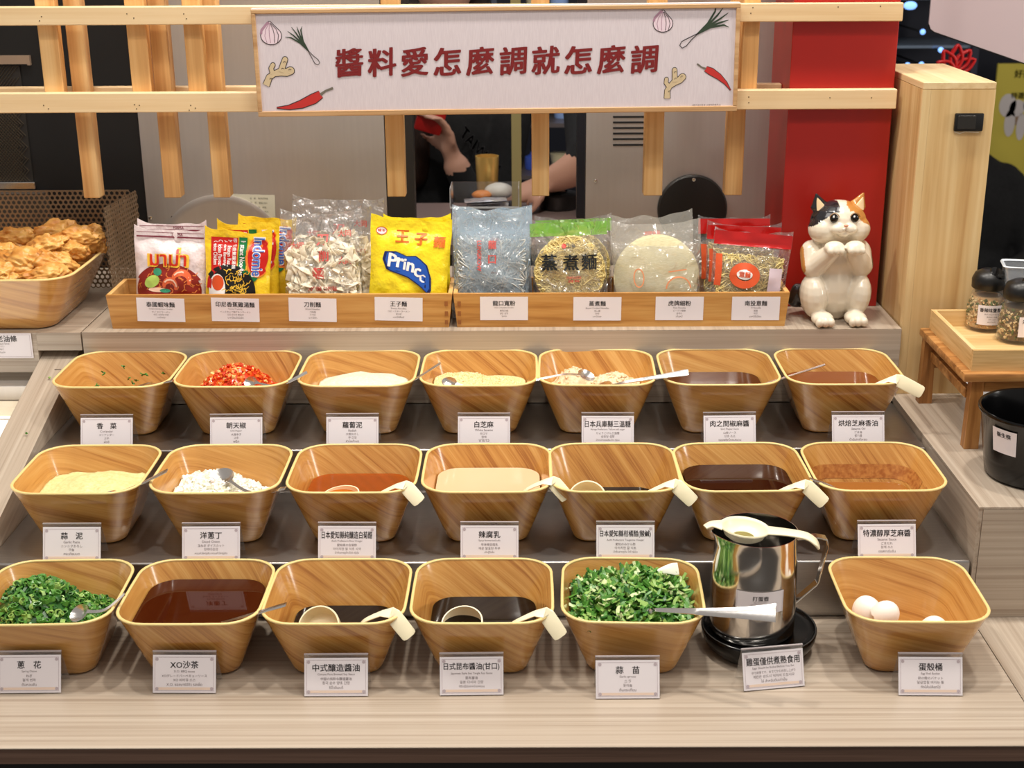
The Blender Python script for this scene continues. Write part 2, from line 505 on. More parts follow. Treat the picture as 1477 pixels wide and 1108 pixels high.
def rail(x0, x1, y0, y1, z0, z1, mt):
    cx, cz = (x0 + x1) / 2, (z0 + z1) / 2
    return obj('rail', box(x0 - cx, x1 - cx, y0 - (y0 + y1) / 2, y1 - (y0 + y1) / 2, z0 - cz, z1 - cz, .0012), mt, lat, (cx, (y0 + y1) / 2, cz))


def bar(xc, w_, y0, y1, z0, z1):
    return obj('bar', box(-w_ / 2, w_ / 2, -(y1 - y0) / 2, (y1 - y0) / 2, -(z1 - z0) / 2, (z1 - z0) / 2, .0012), PINE_Z, lat, (xc, (y0 + y1) / 2, (z0 + z1) / 2))


r1 = rail(-1.2, .569, YR, YC, .7160, .7430, PINE_X)
r2 = rail(-1.2, .5701, YR, YC, .5850, .6150, PINE_X)
YB0, YB1, YL0, YL1, YK0, YK1 = YC + .0005, YC + .0205, YC + .030, YC + .058, YC + .0585, YC + .0765
rail(-1.2, .4065, YK0, YK1, .7120, .7390, PINE_X)
rail(-1.2, .4065, YK0, YK1, .5850, .6150, PINE_X)
for u0, u1, vv in ((56, 84, 60), (184, 212, 60), (266, 292, 60), (1071, 1095, 60)):      # short front bars
    a = at(u0, vv, y=YB0); b = at(u1, vv, y=YB0)
    bar((a.x + b.x) / 2, b.x - a.x, YB0, YB1, .5855, 1.05)
for u0, u1, vv in ((121, 144, 285), (237, 261, 285), (308, 332, 285), (559, 585, 285), (767, 792, 285), (928, 955, 285), (1045, 1070, 285)):
    a = at(u0, vv, y=YL0); b = at(u1, vv, y=YL0)
    bar((a.x + b.x) / 2, b.x - a.x, YL0, YL1, .4425, 1.05)
nail = mesh('nail', *lathe([(.0009, 0), (.0009, .0006), (.0004, .0008)], 8), mat('nail', (60, 40, 24), .4, .6))
for u, v in ((60, 24), (57, 30), (183, 20), (193, 26), (265, 20), (269, 27), (63, 152), (70, 157), (194, 151), (201, 152), (197, 157), (275, 152), (282, 156), (273, 159),
             (1086, 11), (1083, 19), (1209, 10), (1270, 9), (1080, 140), (1080, 148), (1197, 141), (1257, 141)):
    p = at(u, v, y=YR)
    obj('nail', nail, None, lat, (p.x, YR + .0003, p.z), (pi / 2, 0, 0))

# sign board
sx0, sx1, sz0, sz1 = -.4095, .3215, .5830, .7415
sg = thing('hanging_sign', 'long pale sign with dark red Chinese title, hung on the lattice', 'sign', ((sx0 + sx1) / 2, YR - .0135, (sz0 + sz1) / 2), (0, radians(-.42), 0))
W2, Hh = (sx1 - sx0) / 2, (sz1 - sz0) / 2
FRM = wood('sign frame', [(170, 128, 84), (196, 156, 110), (210, 172, 128)], .45, (0, 0, 0), (1.5, 40, 60), .3)
obj('sign_panel', box(-W2 + .004, W2 - .004, -.004, .011, -Hh + .004, Hh - .004), noisy('linen print', (206, 196, 202), (216, 207, 212), .7, 60, stretch=(22, 1, 1)), sg)
ft = .0062
for a in ((-W2, W2, Hh - ft, Hh), (-W2, W2, -Hh, -Hh + ft * 1.3), (-W2, -W2 + ft, -Hh + ft * 1.3, Hh - ft), (W2 - ft, W2, -Hh + ft * 1.3, Hh - ft)):
    obj('frame_strip', box(a[0], a[1], -.0075, .012, a[2], a[3], .0008), FRM, sg)
obj('frame_trim', box(-W2 + .0005, W2 - .0005, -.0060, .010, Hh + .0001, Hh + .0016), mat('white trim', (228, 222, 222), .4), sg)
put = lambda x, z: (x, -.0046, z)
title = '醬料愛怎麼調就怎麼調'
MAR = mat('title red', (122, 20, 22), .6)
X0 = at(506, 87, y=YR).x - sg.location.x; X1 = at(928, 84, y=YR).x - sg.location.x
zt = at(700, 86, y=YR).z - sg.location.z
lay = []
for q, (ox, oy) in enumerate(((0, 0), (-1, -.5), (1, -.5), (-1, .6), (1, .6), (0, -1.1), (0, .9))):      # brush weight: copies a hair apart, each a hair proud
    ps_ = []
    for i, ch in enumerate(title):
        v, f = text_in(ch, X0 + (X1 - X0) * i / 9, zt, .046, .0405, 0, 0.05, 0.07)
        ps_.append(([(x + ox * .00105 * (1.2 - 5 * (x - (X0 + (X1 - X0) * i / 9))), z + oy * .00078) for x, z in v], f))
    lay.append(flat(ps_, lambda x, z, q=q: (x, -.0046 - q * .00005, z)))
obj('title_lettering', join(*lay), MAR, sg)
obj('small_lettering', flat([text_in('※圖片僅供參考 以實際供應為主', W2 - .047, -Hh + .0100, .062, .0030, .004)], lambda x, z: (x, -.0077, z)), INK, sg)
INKD = mat('drawing ink', (44, 36, 36), .7)


def drawing(name, u, v, s, rot, items, lay=0.0):
    """flat printed picture at pixel u, v; items = [(2D piece, material)]"""
    c = at(u, v, y=YR); cx, cz = c.x - sg.location.x, c.z - sg.location.z
    V, F, fm, ms = [], [], [], []
    for k, (pc, mt) in enumerate(items):
        if mt not in ms: ms.append(mt)
        n = len(V)
        for x, y in pc[0]:
            X = (x * cos(rot) - y * sin(rot)) * s; Y = (x * sin(rot) + y * cos(rot)) * s
            V.append((cx + X, -.0044 - k * .00006, cz + Y))
        F += [tuple(i + n for i in q) for q in pc[1]]; fm += [ms.index(mt)] * len(pc[1])
    obj(name, (V, F), ms, sg, fm=fm)


GAR = mat('print garlic', (226, 206, 216), .7); GARP = mat('print garlic purple', (168, 130, 150), .7)
def garlic():
    n = 26; P = [];
    for k in range(n):
        t = 2 * pi * k / n; r = 1.0
        x = .95 * cos(t); y = .80 * sin(t) - .1
        if y > .3: x *= max(.12, 1 - (y - .3) * 1.7); y += (y - .3) * 1.2
        P.append((x, y))
    it = [(poly2(P), GAR), (stroke2(P + [P[0]], .07), INKD)]
    it.append((stroke2([(-.9, .1), (-.8, .45), (-.35, .9), (-.1, 1.1)], .22), GARP))
    for a in (-.55, -.15, .3, .65): it.append((stroke2([(a * .1, 1.0), (a * .8, .45), (a * 1.05, -.1), (a * .8, -.75)], .05), GARP if a < 0 else INKD))
    return it
GRN = mat('print scallion', (44, 62, 44), .7)
def scallion():
    it = []
    for a, b, l in ((-.22, .3, 1.0), (-.1, .2, 1.15), (.02, .05, 1.2), (.12, -.08, 1.05), (.22, -.2, .9)):
        it.append((stroke2([(0, -.25), (a * .4, .3), (a * 1.5 + .02, .8), (a * 2.4, l)], [.07, .09, .07, .02]), GRN))
    it.append((stroke2([(0, -.2), (-.09, -.7), (-.13, -.95), (-.05, -1.1), (.1, -1.08), (.13, -.9), (.05, -.6), (0, -.2)], .035), INKD))
    return it
GIN = mat('print ginger', (204, 184, 148), .7)
def ginger():
    it = []
    lobes = [[(-1, -.75), (-.7, -.2), (-.35, .0), (.1, .1), (.55, .05), (.85, .15)], [(-.45, .0), (-.5, .4), (-.35, .62)], [(.15, .1), (.35, .55), (.55, .95)]]
    ws = [[.45, .4, .35, .5, .5, .5], [.3, .3, .28], [.4, .36, .34]]
    for L_, W_ in zip(lobes, ws):
        it.append((stroke2(L_, [w_ + .1 for w_ in W_]), INKD))
        it.append((ell2(L_[-1][0], L_[-1][1], W_[-1] / 2 + .05, W_[-1] / 2 + .05, 14, 2), INKD))
    for L_, W_ in zip(lobes, ws):
        it.append((stroke2(L_, W_), GIN)); it.append((ell2(L_[-1][0], L_[-1][1], W_[-1] / 2, W_[-1] / 2, 14, 2), GIN))
    for x, y in ((-.6, -.35), (.3, .3), (.5, .75), (.8, .2)): it.append((stroke2([(x - .1, y), (x, y + .07), (x + .1, y)], .04), INKD))
    return it
CHI = mat('print chili', (190, 44, 40), .6)
def chili():
    C = [(-1.1, -.35), (-.6, -.33), (-.1, -.2), (.4, .02), (.7, .2)]
    return [(stroke2(C, [.08, .22, .36, .44, .34]), INKD), (stroke2(C, [.02, .15, .29, .37, .28]), CHI), (stroke2([(.68, .18), (.9, .34), (1.2, .45)], [.12, .08, .1]), mat('print stem', (110, 104, 92), .7))]
drawing('garlic_drawing', 394, 46, .0165, .05, garlic()); drawing('garlic_drawing', 955, 33, .0155, .0, garlic())
drawing('scallion_drawing', 443, 64, .029, .62, scallion()); drawing('scallion_drawing', 1012, 44, .037, -.95, scallion())
drawing('ginger_drawing', 405, 102, .0215, .05, ginger()); drawing('ginger_drawing', 970, 121, .0190, .5, ginger())
drawing('chili_drawing', 440, 139, .038, -.02, chili()); drawing('chili_drawing', 1029, 112, .027, 2.15, chili())

# ------------------------------------------------------------------ bowls
A, BB, HB, RC = .17, .1069, .0864, .038


def bowl_rings(ax, ay, bx, by, h, r, rb, t_, inner=False):
    rings = []; N = 9
    for k in range(N + 1):
        f = k / N; g = f ** .88
        sx = bx + (ax - bx) * g; sy = by + (ay - by) * g; rr = rb + (r - rb) * f
        rings.append((sx, sy, rr, h * f))
    return rings


def section(z, d, off=0.0, n=7, m_=5):
    """ring of the bowl d at height z above its base, off inward"""
    f = max(0, min(1, z / d['h'])); g = f ** .97
    sx = d['bx'] + (d['ax'] - d['bx']) * g - 2 * off; sy = d['by'] + (d['ay'] - d['by']) * g - 2 * off
    rr = max(.004, d['rb'] + (d['r'] - d['rb']) * f - off * .6)
    return rrect(sx, sy, rr, z, n, .018 * f, m_)


DIM = dict(ax=A, ay=A, bx=BB, by=BB, h=HB, r=RC, rb=.020)
DBIG = dict(ax=.36, ay=.256, bx=.28, by=.19, h=.087, r=.042, rb=.03)


def bowl(loc, label, group=None, rot=0.0, d=DIM, th=.0027, m_=None, name='sauce_bowl', cat='bowl', key=[0]):
    t = thing(name, label, cat, loc, (0, 0, rot), group)
    key[0] += 1
    mt = m_ or BOWLW
    h = d['h']
    out = [section(.0, d, .0035)] + [section(.0010, d, .0012)] + [section(h * k / 10 + (.0035 if k == 0 else 0), d, 0) for k in range(0, 11)]
    inn = [section(h - .0002 - (h - .006) * k / 10, d, th) for k in range(0, 11)] + [section(.0040, d, .010)]
    out[-1] = [(x, y, h - .0012) for x, y, z in out[-1]]; inn[0] = [(x, y, h - .0012) for x, y, z in inn[0]]
    V, F = loft(out + inn)
    obj('shell', (V, F), mt, t, smooth=50)
    rp = []
    for off, dz in ((-.0002, -.0016), (-.0005, -.0004), (.0000, .0005), (th * .5, .0009), (th, .0005), (th + .0005, -.0004), (th + .0002, -.0016)):
        rp.append([(x, y, h + dz) for x, y, z in section(h, d, off)])
    n = len(rp[0]); V, F = loft(rp, False, False)
    F += [((len(rp) - 1) * n + j, (len(rp) - 1) * n + (j + 1) % n, (j + 1) % n, j) for j in range(n)]
    obj('rim', (V, F), RIM, t, smooth=60)
    return t


def liquid(name, label, bl, level, m_, d=DIM, th=.0030):
    zb = .0050
    rings = [[(x, y, zb + .0006) for x, y, z in section(zb, d, .012)], section(.010, d, th + .0016)] + [section(.010 + (level - .0004 - .010) * k / 4, d, th + .0012) for k in range(1, 5)] + [[(x, y, level) for x, y, z in section(level, d, th + .0016)]]
    o = obj(name, loft(rings), m_, None, bl.location, bl.rotation_euler, smooth=30)
    return tag(o, label, 'sauce')


def mound(name, label, bl, m_, f, d=DIM, th=.0030, nr=16, cat='topping', stuff=True, seed=0):
    """grainy food heaped in a bowl; f(x, y) = height above the bowl's base"""
    n = len(section(.01, d)); V = []
    base = [(x, y, z) for x, y, z in section(.0065, d, th + .010)]
    rows = []
    for r in range(nr, 0, -1):
        row = []
        for j in range(n):
            # find the height where the wall meets the heap
            q = r / nr; z = .03
            for _ in range(6):
                s = section(z, d, th + .0015); x, y = s[j][0], s[j][1]; z = max(.009, min(d['h'] - .002, f(x, y)))
            s = section(z, d, th + .0015); x, y = s[j][0] * q, s[j][1] * q
            zz = f(x, y) if r < nr else z
            row.append((x, y, max(.008, zz)))
        rows.append(row)
    V, F = loft([base] + rows, True, False)
    c = len(V); V.append((0, 0, f(0, 0))); k = (len(rows)) * n
    F += [(k + j, k + (j + 1) % n, c) for j in range(n)]
    o = obj(name, (V, F), m_, None, bl.location, bl.rotation_euler, smooth=180)
    tag(o, label, cat, kind='stuff' if stuff else None)
    return o


def nz(x, y, s, seed=0): return noise.noise(Vector((x * s, y * s, seed * 7.3)))


def grow(o, VF, mats=None):
    """append extra geometry to a mesh object (keeps it one object of stuff)"""
    me = o.data; V = [v.co[:] for v in me.vertices]; F = [tuple(p.vertices) for p in me.polygons]; mi = [p.material_index for p in me.polygons]
    old = list(me.materials); n = len(V); V += [tuple(v) for v in VF[0]]; F += [tuple(i + n for i in q) for q in VF[1]]
    ms = old + (mats or [])
    k = VF[2] if len(VF) > 2 else [len(ms) - 1] * len(VF[1])
    me2 = mesh(o.name, V, F, ms, 35, mi + k); o.data = me2


def chunk(p, s, sq=(1, 1, 1), jit=.25):
    R = Matrix.Rotation(random.uniform(0, 6.3), 3, 'Z') @ Matrix.Rotation(random.uniform(0, 6.3), 3, 'X') @ Matrix.Rotation(random.uniform(0, 6.3), 3, 'Y')
    V, F = box(-.5, .5, -.5, .5, -.5, .5)
    return [Vector(p) + R @ Vector((v[0] * s * sq[0] * random.uniform(1 - jit, 1 + jit), v[1] * s * sq[1] * random.uniform(1 - jit, 1 + jit), v[2] * s * sq[2])) for v in V], F


def scatter(n, f, ext, maker, hmin=.0, d=DIM):
    V, F, K = [], [], []
    for _ in range(n):
        for _t in range(20):
            x = random.uniform(-ext, ext); y = random.uniform(-ext, ext); z = f(x, y)
            lim = (d['bx'] + (d['ax'] - d['bx']) * (max(0, min(1, z / d['h'])) ** .88)) / 2 - .009
            if z > hmin and max(abs(x), abs(y)) < lim and (abs(x) + abs(y)) < lim * 1.75: break
        else: continue
        v, g, mi = maker((x, y, z)); k = len(V); V += v; F += [tuple(i + k for i in q) for q in g]; K += [mi] * len(g)
    return V, F, K


XS = [[-0.6047, -0.429, -0.2483, -0.0701, 0.1036, 0.2834, 0.4625], [-0.5918, -0.4101, -0.2309, -0.0533, 0.116, 0.2875, 0.4634], [-0.5829, -0.4052, -0.2319, -0.0549, 0.1277, None, 0.4651]]
ROW = [(.3421, H1), (.1123, H2), (-.0860, 0.0)]
TITLES = [
    [('香　菜', 'Coriander', 'コリアンダー', '고수', 'ผักชี'), ('朝天椒', 'Chili Pepper', '大唐辛子', '고추', 'พริก'), ('蘿蔔泥', 'Radish', '大根おろし', '무 간것', 'หัวไชเท้าบด'),
     ('白芝麻', 'White Sesame', '白ゴマ', '참깨', 'งาขาว'), ('日本兵庫縣三溫糖', 'Hyogo Prefecture Yellow soft sugar', 'ひょうごけん三温糖', '삼온당 설탕', 'น้ำตาลทรายเฮียวโกะ ญี่ปุ่น'),
     ('肉之間椒麻醬', 'Spicy Pepper Sauce', '山椒ソース', '산초 소스', 'ซอสพริกไทยเสฉวน'), ('烘焙芝麻香油', 'Sesame Oil', 'ごま油', '참기름', 'น้ำมันงาคั่วหอม')],
    [('蒜　泥', 'Garlic Paste', 'ニンニクおろし', '마늘', 'กระเทียมบด'), ('洋蔥丁', 'Diced Onion', '玉ねぎ ダイスカット', '양파다진것', 'หอมหัวใหญ่สับ หอมหัวใหญ่สับ'), ('日本愛知縣純釀造白菊醋', 'Aichi Prefecture Rice Vinegar', '愛知県の白菊酢', '아이치현 쌀 식초 시국', 'น้ำส้มสายชูข้าวไอจิ ญี่ปุ่น'),
     ('辣腐乳', 'Spicy fermented tofu', '辛味噌豆腐乳', '매운 발효된 두부', 'เต้าหู้ยี้เผ็ด'), ('日本愛知縣柑橘醋(酸鹹)', 'Aichi Prefecture Tangerine Vinegar', '愛知のみかん酢', '아이치현 귤 식초', 'น้ำส้มสายชูส้ม ไอจิ ญี่ปุ่น'), None,
     ('特濃醇厚芝麻醬', 'Sesame Sauce', 'ごまだれ', '참깨 소스', 'ซอสงาเข้มข้น')],
    [('蔥　花', 'Spring Onion', 'ねぎ', '잘게 썬파', 'ต้นหอมสับ'), ('XO沙茶', 'X.O. BBQ sauce', 'XOグレードバーベキューソース', 'XO 바비큐 소스', 'X.O. ซอสบาร์บีคิว รสเผ็ด'), ('中式釀造醬油', 'Chinese Pure Brewed Soy Sauce', '中国の純粋な醸造醤油', '중국 순수 양조 간장', 'ซีอิ๊วจีนแท้'),
     ('日式昆布醬油(甘口)', 'Japanese Style Sea Tangle Soy Sauce', '昆布醤油', '일본 다시마 간장', 'ซีอิ๊วญี่ปุ่นสาหร่ายคอมบุ'), ('蒜　苗', 'Garlic sprouts', 'ニラ', '풋마늘', 'ต้นกระเทียม'), None,
     ('蛋殼桶', 'Egg Shell Bucket', '卵の殻のバケット', '달걀껍질 버리는 통', 'ถังใส่เปลือกไข่')]]
BL = [['nearly empty wood-print bowl with a few coriander scraps, above the garlic paste', 'wood-print bowl of minced red chili in the back row', 'wood-print bowl of white grated radish in the back row',
       'wood-print bowl of pale sesame seeds in the back row', 'wood-print bowl of pale brown lumpy sugar in the back row', 'wood-print bowl of dark pepper sauce in the back row', 'wood-print bowl of sesame oil at the right end of the back row'],
      ['wood-print bowl of yellowish garlic paste below the side board', 'wood-print bowl of diced white onion in the middle row', 'wood-print bowl of amber rice vinegar with a floating yellow ladle',
       'wood-print bowl of creamy pinkish tofu sauce', 'wood-print bowl with low dark citrus vinegar in the middle row', 'wood-print bowl of dark sauce right behind the steel pitcher', 'wood-print bowl of brown sesame sauce with stained inside'],
      ['wood-print bowl of chopped spring onion in the front row', 'wood-print bowl filled high with red-brown sauce in the front row', 'wood-print bowl of dark soy sauce beside the red-brown sauce',
       'wood-print bowl of dark soy sauce beside the green garlic sprouts', 'wood-print bowl heaped with green garlic sprouts', None, 'wood-print bowl holding broken white eggshells']]
ROT = {(2, 4): -2.2, (2, 0): 1.5, (1, 5): 1.0, (0, 4): -1.5, (2, 6): -1.0}
MV = {(0, 0): BOWLW, (0, 2): BOWLW2, (1, 0): BOWLW2, (1, 4): BOWLW3, (2, 0): BOWLW2, (2, 1): BOWLW3, (2, 2): BOWLW, (2, 3): BOWLW, (2, 4): BOWLW2}
B = {}
for i in range(3):
    for j in range(7):
        if XS[i][j] is None: continue
        B[i, j] = bowl((XS[i][j], ROW[i][0], ROW[i][1] + .0004), BL[i][j], 'wood-print bowls on the stepped display', radians(ROT.get((i, j), 0)), m_=MV.get((i, j), (BOWLW, BOWLW3, BOWLW2)[(i + j) % 3]))

# liquids
def liq(name, col, rough=.05, clear=0.0, tint=(255, 255, 255)):
    mm = mat(name, col, rough); p = mm.node_tree.nodes['Principled BSDF']; p.inputs['IOR'].default_value = 1.36; p.inputs['Specular IOR Level'].default_value = .30
    if clear:
        L_ = mm.node_tree.links.new; tr = nd(mm, 'ShaderNodeBsdfTransparent'); tr.inputs[0].default_value = hexc(*tint)
        mx = nd(mm, 'ShaderNodeMixShader'); mx.inputs[0].default_value = 1 - clear
        L_(tr.outputs[0], mx.inputs[1]); L_(p.outputs[0], mx.inputs[2]); L_(mx.outputs[0], mm.node_tree.nodes['Material Output'].inputs[0])
    return mm
SOY = liq('soy sauce', (12, 4, 2)); XO = liq('xo sauce', (62, 22, 6)); AMB = liq('amber vinegar', (196, 124, 52), .05, .72, (244, 180, 84))
PEP = liq('pepper sauce', (66, 24, 8)); OIL = liq('sesame oil', (118, 62, 24)); TOF = liq('tofu sauce', (222, 186, 148), .15); SES = liq('sesame sauce', (150, 94, 38), .10)
liquid('pepper_sauce', 'dark reddish brown pepper sauce pooled low in a back-row bowl', B[0, 5], .054, PEP)
liquid('sesame_oil', 'brown sesame oil pooled in the right end bowl of the back row', B[0, 6], .054, OIL)
liquid('rice_vinegar', 'clear amber rice vinegar around the floating yellow ladle cup', B[1, 2], .049, AMB)
liquid('tofu_sauce', 'creamy pale pink fermented tofu sauce', B[1, 3], .056, TOF)
liquid('citrus_vinegar', 'almost black citrus vinegar pooled low in its bowl', B[1, 4], .030, SOY)
liquid('dark_sauce', 'dark brown sauce reflecting a white card, behind the steel pitcher', B[1, 5], .059, liq('dark sauce', (44, 16, 8)))
liquid('sesame_sauce', 'brown sesame sauce with a foamy rim mark', B[1, 6], .036, SES)
liquid('xo_sauce', 'red-brown oily sauce nearly filling its front-row bowl', B[2, 1], .064, XO)
liquid('soy_sauce', 'black-brown soy sauce beside the bowl of red-brown sauce', B[2, 2], .032, SOY)
liquid('kelp_soy_sauce', 'black-brown soy sauce beside the bowl of garlic sprouts', B[2, 3], .042, SOY)
# stain ring left by sesame sauce on its bowl
d = DIM
st = [section(.040 + .017 * k / 4 + .0015 * (k == 4), d, .0031) for k in range(5)]
STN = noisy('sauce stain', (158, 94, 42), (192, 132, 68), .4, 160)
n_ = len(st[0])
V, F = loft(st, False, False)
F = [f for f in F if not (V[f[0]][1] < -.0) or random.random() < .3]
obj('sauce_stain', (V, F), STN, B[1, 6], smooth=60)

# solid toppings
GARL = noisy('garlic paste', (224, 208, 140), (234, 222, 166), .45, 260, .5)
fg = lambda x, y: .052 + .010 * max(0, 1 - ((x) ** 2 + (y - .02) ** 2) / .003) + .003 * nz(x, y, 60, 1) + .0012 * nz(x, y, 220, 2)
mound('garlic_paste', 'heap of pale yellow garlic paste', B[1, 0], GARL, fg, nr=26)
ONI = mat('onion white', (250, 248, 238), .35); ONI2 = mat('onion clear', (238, 238, 220), .3)
fo = lambda x, y: .052 + .012 * max(0, 1 - ((x + .01) ** 2 + (y - .0) ** 2) / .0035) - .015 * max(0, (x - .03) / .04 + (y / .06)) + .004 * nz(x, y, 70, 3)
o = mound('diced_onion', 'heap of diced white onion', B[1, 1], ONI2, fo)
V, F, K = scatter(620, fo, .074, lambda p: (*chunk((p[0], p[1], p[2] + .001), random.uniform(.0045, .0085), (1, .8, .5)), 1 if random.random() < .7 else 0))
grow(o, (V, F, K), [ONI])
CH1 = mat('chili red', (206, 56, 20), .22); CH2 = mat('chili orange', (232, 118, 44), .22); CH3 = mat('chili seed', (246, 206, 132), .35)
fc = lambda x, y: .040 + .044 * max(0, 1 - ((x + .008) ** 2 + (y - .010) ** 2) / .0040) + .003 * nz(x, y, 90, 5)
o = mound('minced_chili', 'heap of minced red and orange chili', B[0, 1], CH1, fc)
V, F, K = scatter(700, fc, .07, lambda p: (*chunk((p[0], p[1], p[2] + .001), random.uniform(.0035, .0065), (1, .8, .6)), random.choice((0, 0, 0, 1, 1, 2))))
grow(o, (V, F, K), [CH2, CH3])
RAD = noisy('grated radish', (236, 226, 196), (248, 242, 222), .4, 300, .5)
fr = lambda x, y: .050 + .010 * max(0, 1 - ((x) ** 2 + (y - .03) ** 2) / .004) + .003 * nz(x, y, 60, 6)
mound('grated_radish', 'low heap of white grated radish', B[0, 2], RAD, fr, nr=22)
SSE = noisy('sesame seeds', (226, 196, 128), (248, 230, 176), .5, 420, .8)
fs = lambda x, y: .050 + .012 * max(0, 1 - ((x + .03) ** 2 + (y - .03) ** 2) / .003) + .002 * nz(x, y, 60, 7)
o = mound('sesame_seeds', 'heap of pale sesame seeds with a spoon in it', B[0, 3], SSE, fs)
V, F, K = scatter(900, fs, .07, lambda p: (*chunk(p, .0016, (1.6, .8, .6)), 1 if random.random() < .6 else 0))
grow(o, (V, F, K), [mat('seed pale', (250, 238, 200), .4)])
SUG = noisy('raw sugar', (226, 198, 156), (242, 224, 192), .6, 320, .9)
fu = lambda x, y: .047 + .027 * max(0, 1 - ((x + .034) ** 2 + (y - .03) ** 2) / .0009) + .022 * max(0, 1 - ((x - .028) ** 2 + (y - .015) ** 2) / .0016) + .004 * nz(x, y, 90, 8) + .003 * nz(x, y, 240, 8)
o = mound('raw_sugar', 'lumpy heap of pale brown sugar', B[0, 4], SUG, fu, nr=34)
V, F, K = scatter(260, fu, .07, lambda p: (*chunk(p, random.uniform(.002, .0045), (1, .9, .8)), 0))
grow(o, (V, F, K))
G1 = mat('scallion green', (82, 138, 54), .3); G2 = mat('scallion light', (150, 186, 98), .3); G3 = mat('scallion dark', (48, 98, 42), .3); G4 = mat('scallion white', (216, 228, 172), .3)


def ringlet(p, r, h):
    n = 8; a0 = random.uniform(0, 6.3); R = Matrix.Rotation(a0, 3, 'Z') @ Matrix.Rotation(random.uniform(0, 3.1), 3, 'X')
    V = []; sq = random.uniform(.5, 1)
    for zz, rr in ((0, r), (h, r), (h, r * .7), (0, r * .7)):
        for k in range(n): V.append(Vector(p) + R @ Vector((rr * cos(2 * pi * k / n), rr * sq * sin(2 * pi * k / n), zz)))
    F = [(a * n + k, a * n + (k + 1) % n, ((a + 1) % 4) * n + (k + 1) % n, ((a + 1) % 4) * n + k) for a in range(4) for k in range(n)]
    return V, F


def sliver(p, l, w_, curl=.5):
    n = 5; a0 = random.uniform(0, 6.3); R = Matrix.Rotation(a0, 3, 'Z') @ Matrix.Rotation(random.uniform(-.8, .8), 3, 'Y') @ Matrix.Rotation(random.uniform(-1, 1), 3, 'X')
    V = []; c = random.uniform(-curl, curl)
    for k in range(n):
        t = k / (n - 1) - .5
        for s, z in ((-1, 0), (0, .35 * w_), (1, 0)):
            V.append(Vector(p) + R @ Vector((t * l, s * w_ / 2 * (1 - t * t * 1.5) + c * l * t * t, z + abs(c) * l * t * t)))
    F = []
    for k in range(n - 1):
        for s in range(2): a = k * 3 + s; F.append((a, a + 1, a + 4, a + 3))
    m0 = len(V); V += [v - R @ Vector((0, 0, .0006)) for v in V]; F += [tuple(i + m0 for i in f[::-1]) for f in F]
    return V, F


fsc = lambda x, y: .050 + .034 * max(0, 1 - ((x + .030) ** 2 / .0030 + (y - .022) ** 2 / .0032)) - .006 * max(0, x / .05) + .003 * nz(x, y, 60, 9)
o = mound('chopped_spring_onion', 'heap of finely chopped green spring onion', B[2, 0], G3, fsc)
V, F, K = scatter(820, fsc, .074, lambda p: ((*ringlet((p[0], p[1], p[2] + .001), random.uniform(.003, .0062), random.uniform(.002, .006)), random.choice((1, 1, 1, 2, 0))) if random.random() < .6 else (*sliver((p[0], p[1], p[2] + .0015), random.uniform(.008, .014), .005), random.choice((0, 1, 1, 2)))))
grow(o, (V, F, K), [G1, G2, G4])
fsp = lambda x, y: .066 + .020 * max(0, 1 - ((x) ** 2 / .0055 + (y - .015) ** 2 / .005)) + .003 * nz(x, y, 60, 10)
o = mound('garlic_sprouts', 'heap of sliced green garlic sprouts', B[2, 4], G3, fsp)
V, F, K = scatter(760, fsp, .078, lambda p: (*sliver((p[0], p[1], p[2] + .003), random.uniform(.012, .026), random.uniform(.0045, .0085)), random.choice((0, 1, 1, 1, 1, 1, 2, 2, 2, 3))))
grow(o, (V, F, K), [G1, G2, G4])
# coriander scraps, top-right piece of white stem in the sprouts
V, F = [], []
for u, v in ((105, 543), (103, 537), (112, 548), (178, 530), (206, 541), (210, 540), (192, 552), (197, 550), (235, 538), (150, 538), (141, 556), (186, 546)):
    p = at(u, v, y=.40) - Vector(B[0, 0].location); p = at(u, v, y=ROW[0][0] + .045) - Vector(B[0, 0].location)
    p.y = min(p.y, .5 * (BB + (A - BB) * (max(.05, p.z / HB)) ** .97) - .0065)
    for _ in range(3):
        a, f = sliver((p.x + random.uniform(-.002, .002), p.y, p.z + random.uniform(-.002, .002)), .006, .0026); n = len(V); V += a; F += [tuple(i + n for i in q) for q in f]
o = obj('coriander_scraps', (V, F), [G1], None, B[0, 0].location, smooth=180); tag(o, 'few green coriander scraps stuck inside the nearly empty bowl', 'herb', kind='stuff')
o = obj('sprout_stem', ribbon(smoothpath([(-.014, 0, -.002), (0, 0, .001), (.014, 0, 0)], 4), [.004 + .012 * min(1, k / 6) for k in range(9)], .0012, (0, 1, 0.3)), mat('sprout white', (240, 244, 226), .3), None,
        tuple(at(963, 822, y=-.035)), (0.5, 0, .2), smooth=60)
tag(o, 'pale slice of sprout stem on top of the green heap', 'vegetable')

# eggshells in the last bowl
def eggshell(loc, rot, r, cut, label):
    n, m_ = 26, 10; rings = []
    for rad_, rev in ((r, False), (r - .0006, True)):
        rr = []
        for k in range(m_ + 1):
            a = cut * k / m_
            jag = .0015 * sin(k * 9) if k == m_ else 0
            rr.append([((rad_ * sin(a)) * cos(2 * pi * j / n), (rad_ * sin(a)) * sin(2 * pi * j / n), rad_ * 1.22 * cos(a) + (.0018 * noise.noise(Vector((j * .9, 3, r * 900))) if k == m_ else 0)) for j in range(n)])
        rings += rr if not rev else rr[::-1]
    rings[0] = [(p[0] * 1 + .0001 * cos(2 * pi * j / n), p[1] + .0001 * sin(2 * pi * j / n), p[2]) for j, p in enumerate(rings[0])]
    o = obj('eggshell', loft(rings), mat('eggshell', (248, 240, 230), .45), None, loc, rot, smooth=60)
    return tag(o, label, 'eggshell', 'eggshells in the bowl')
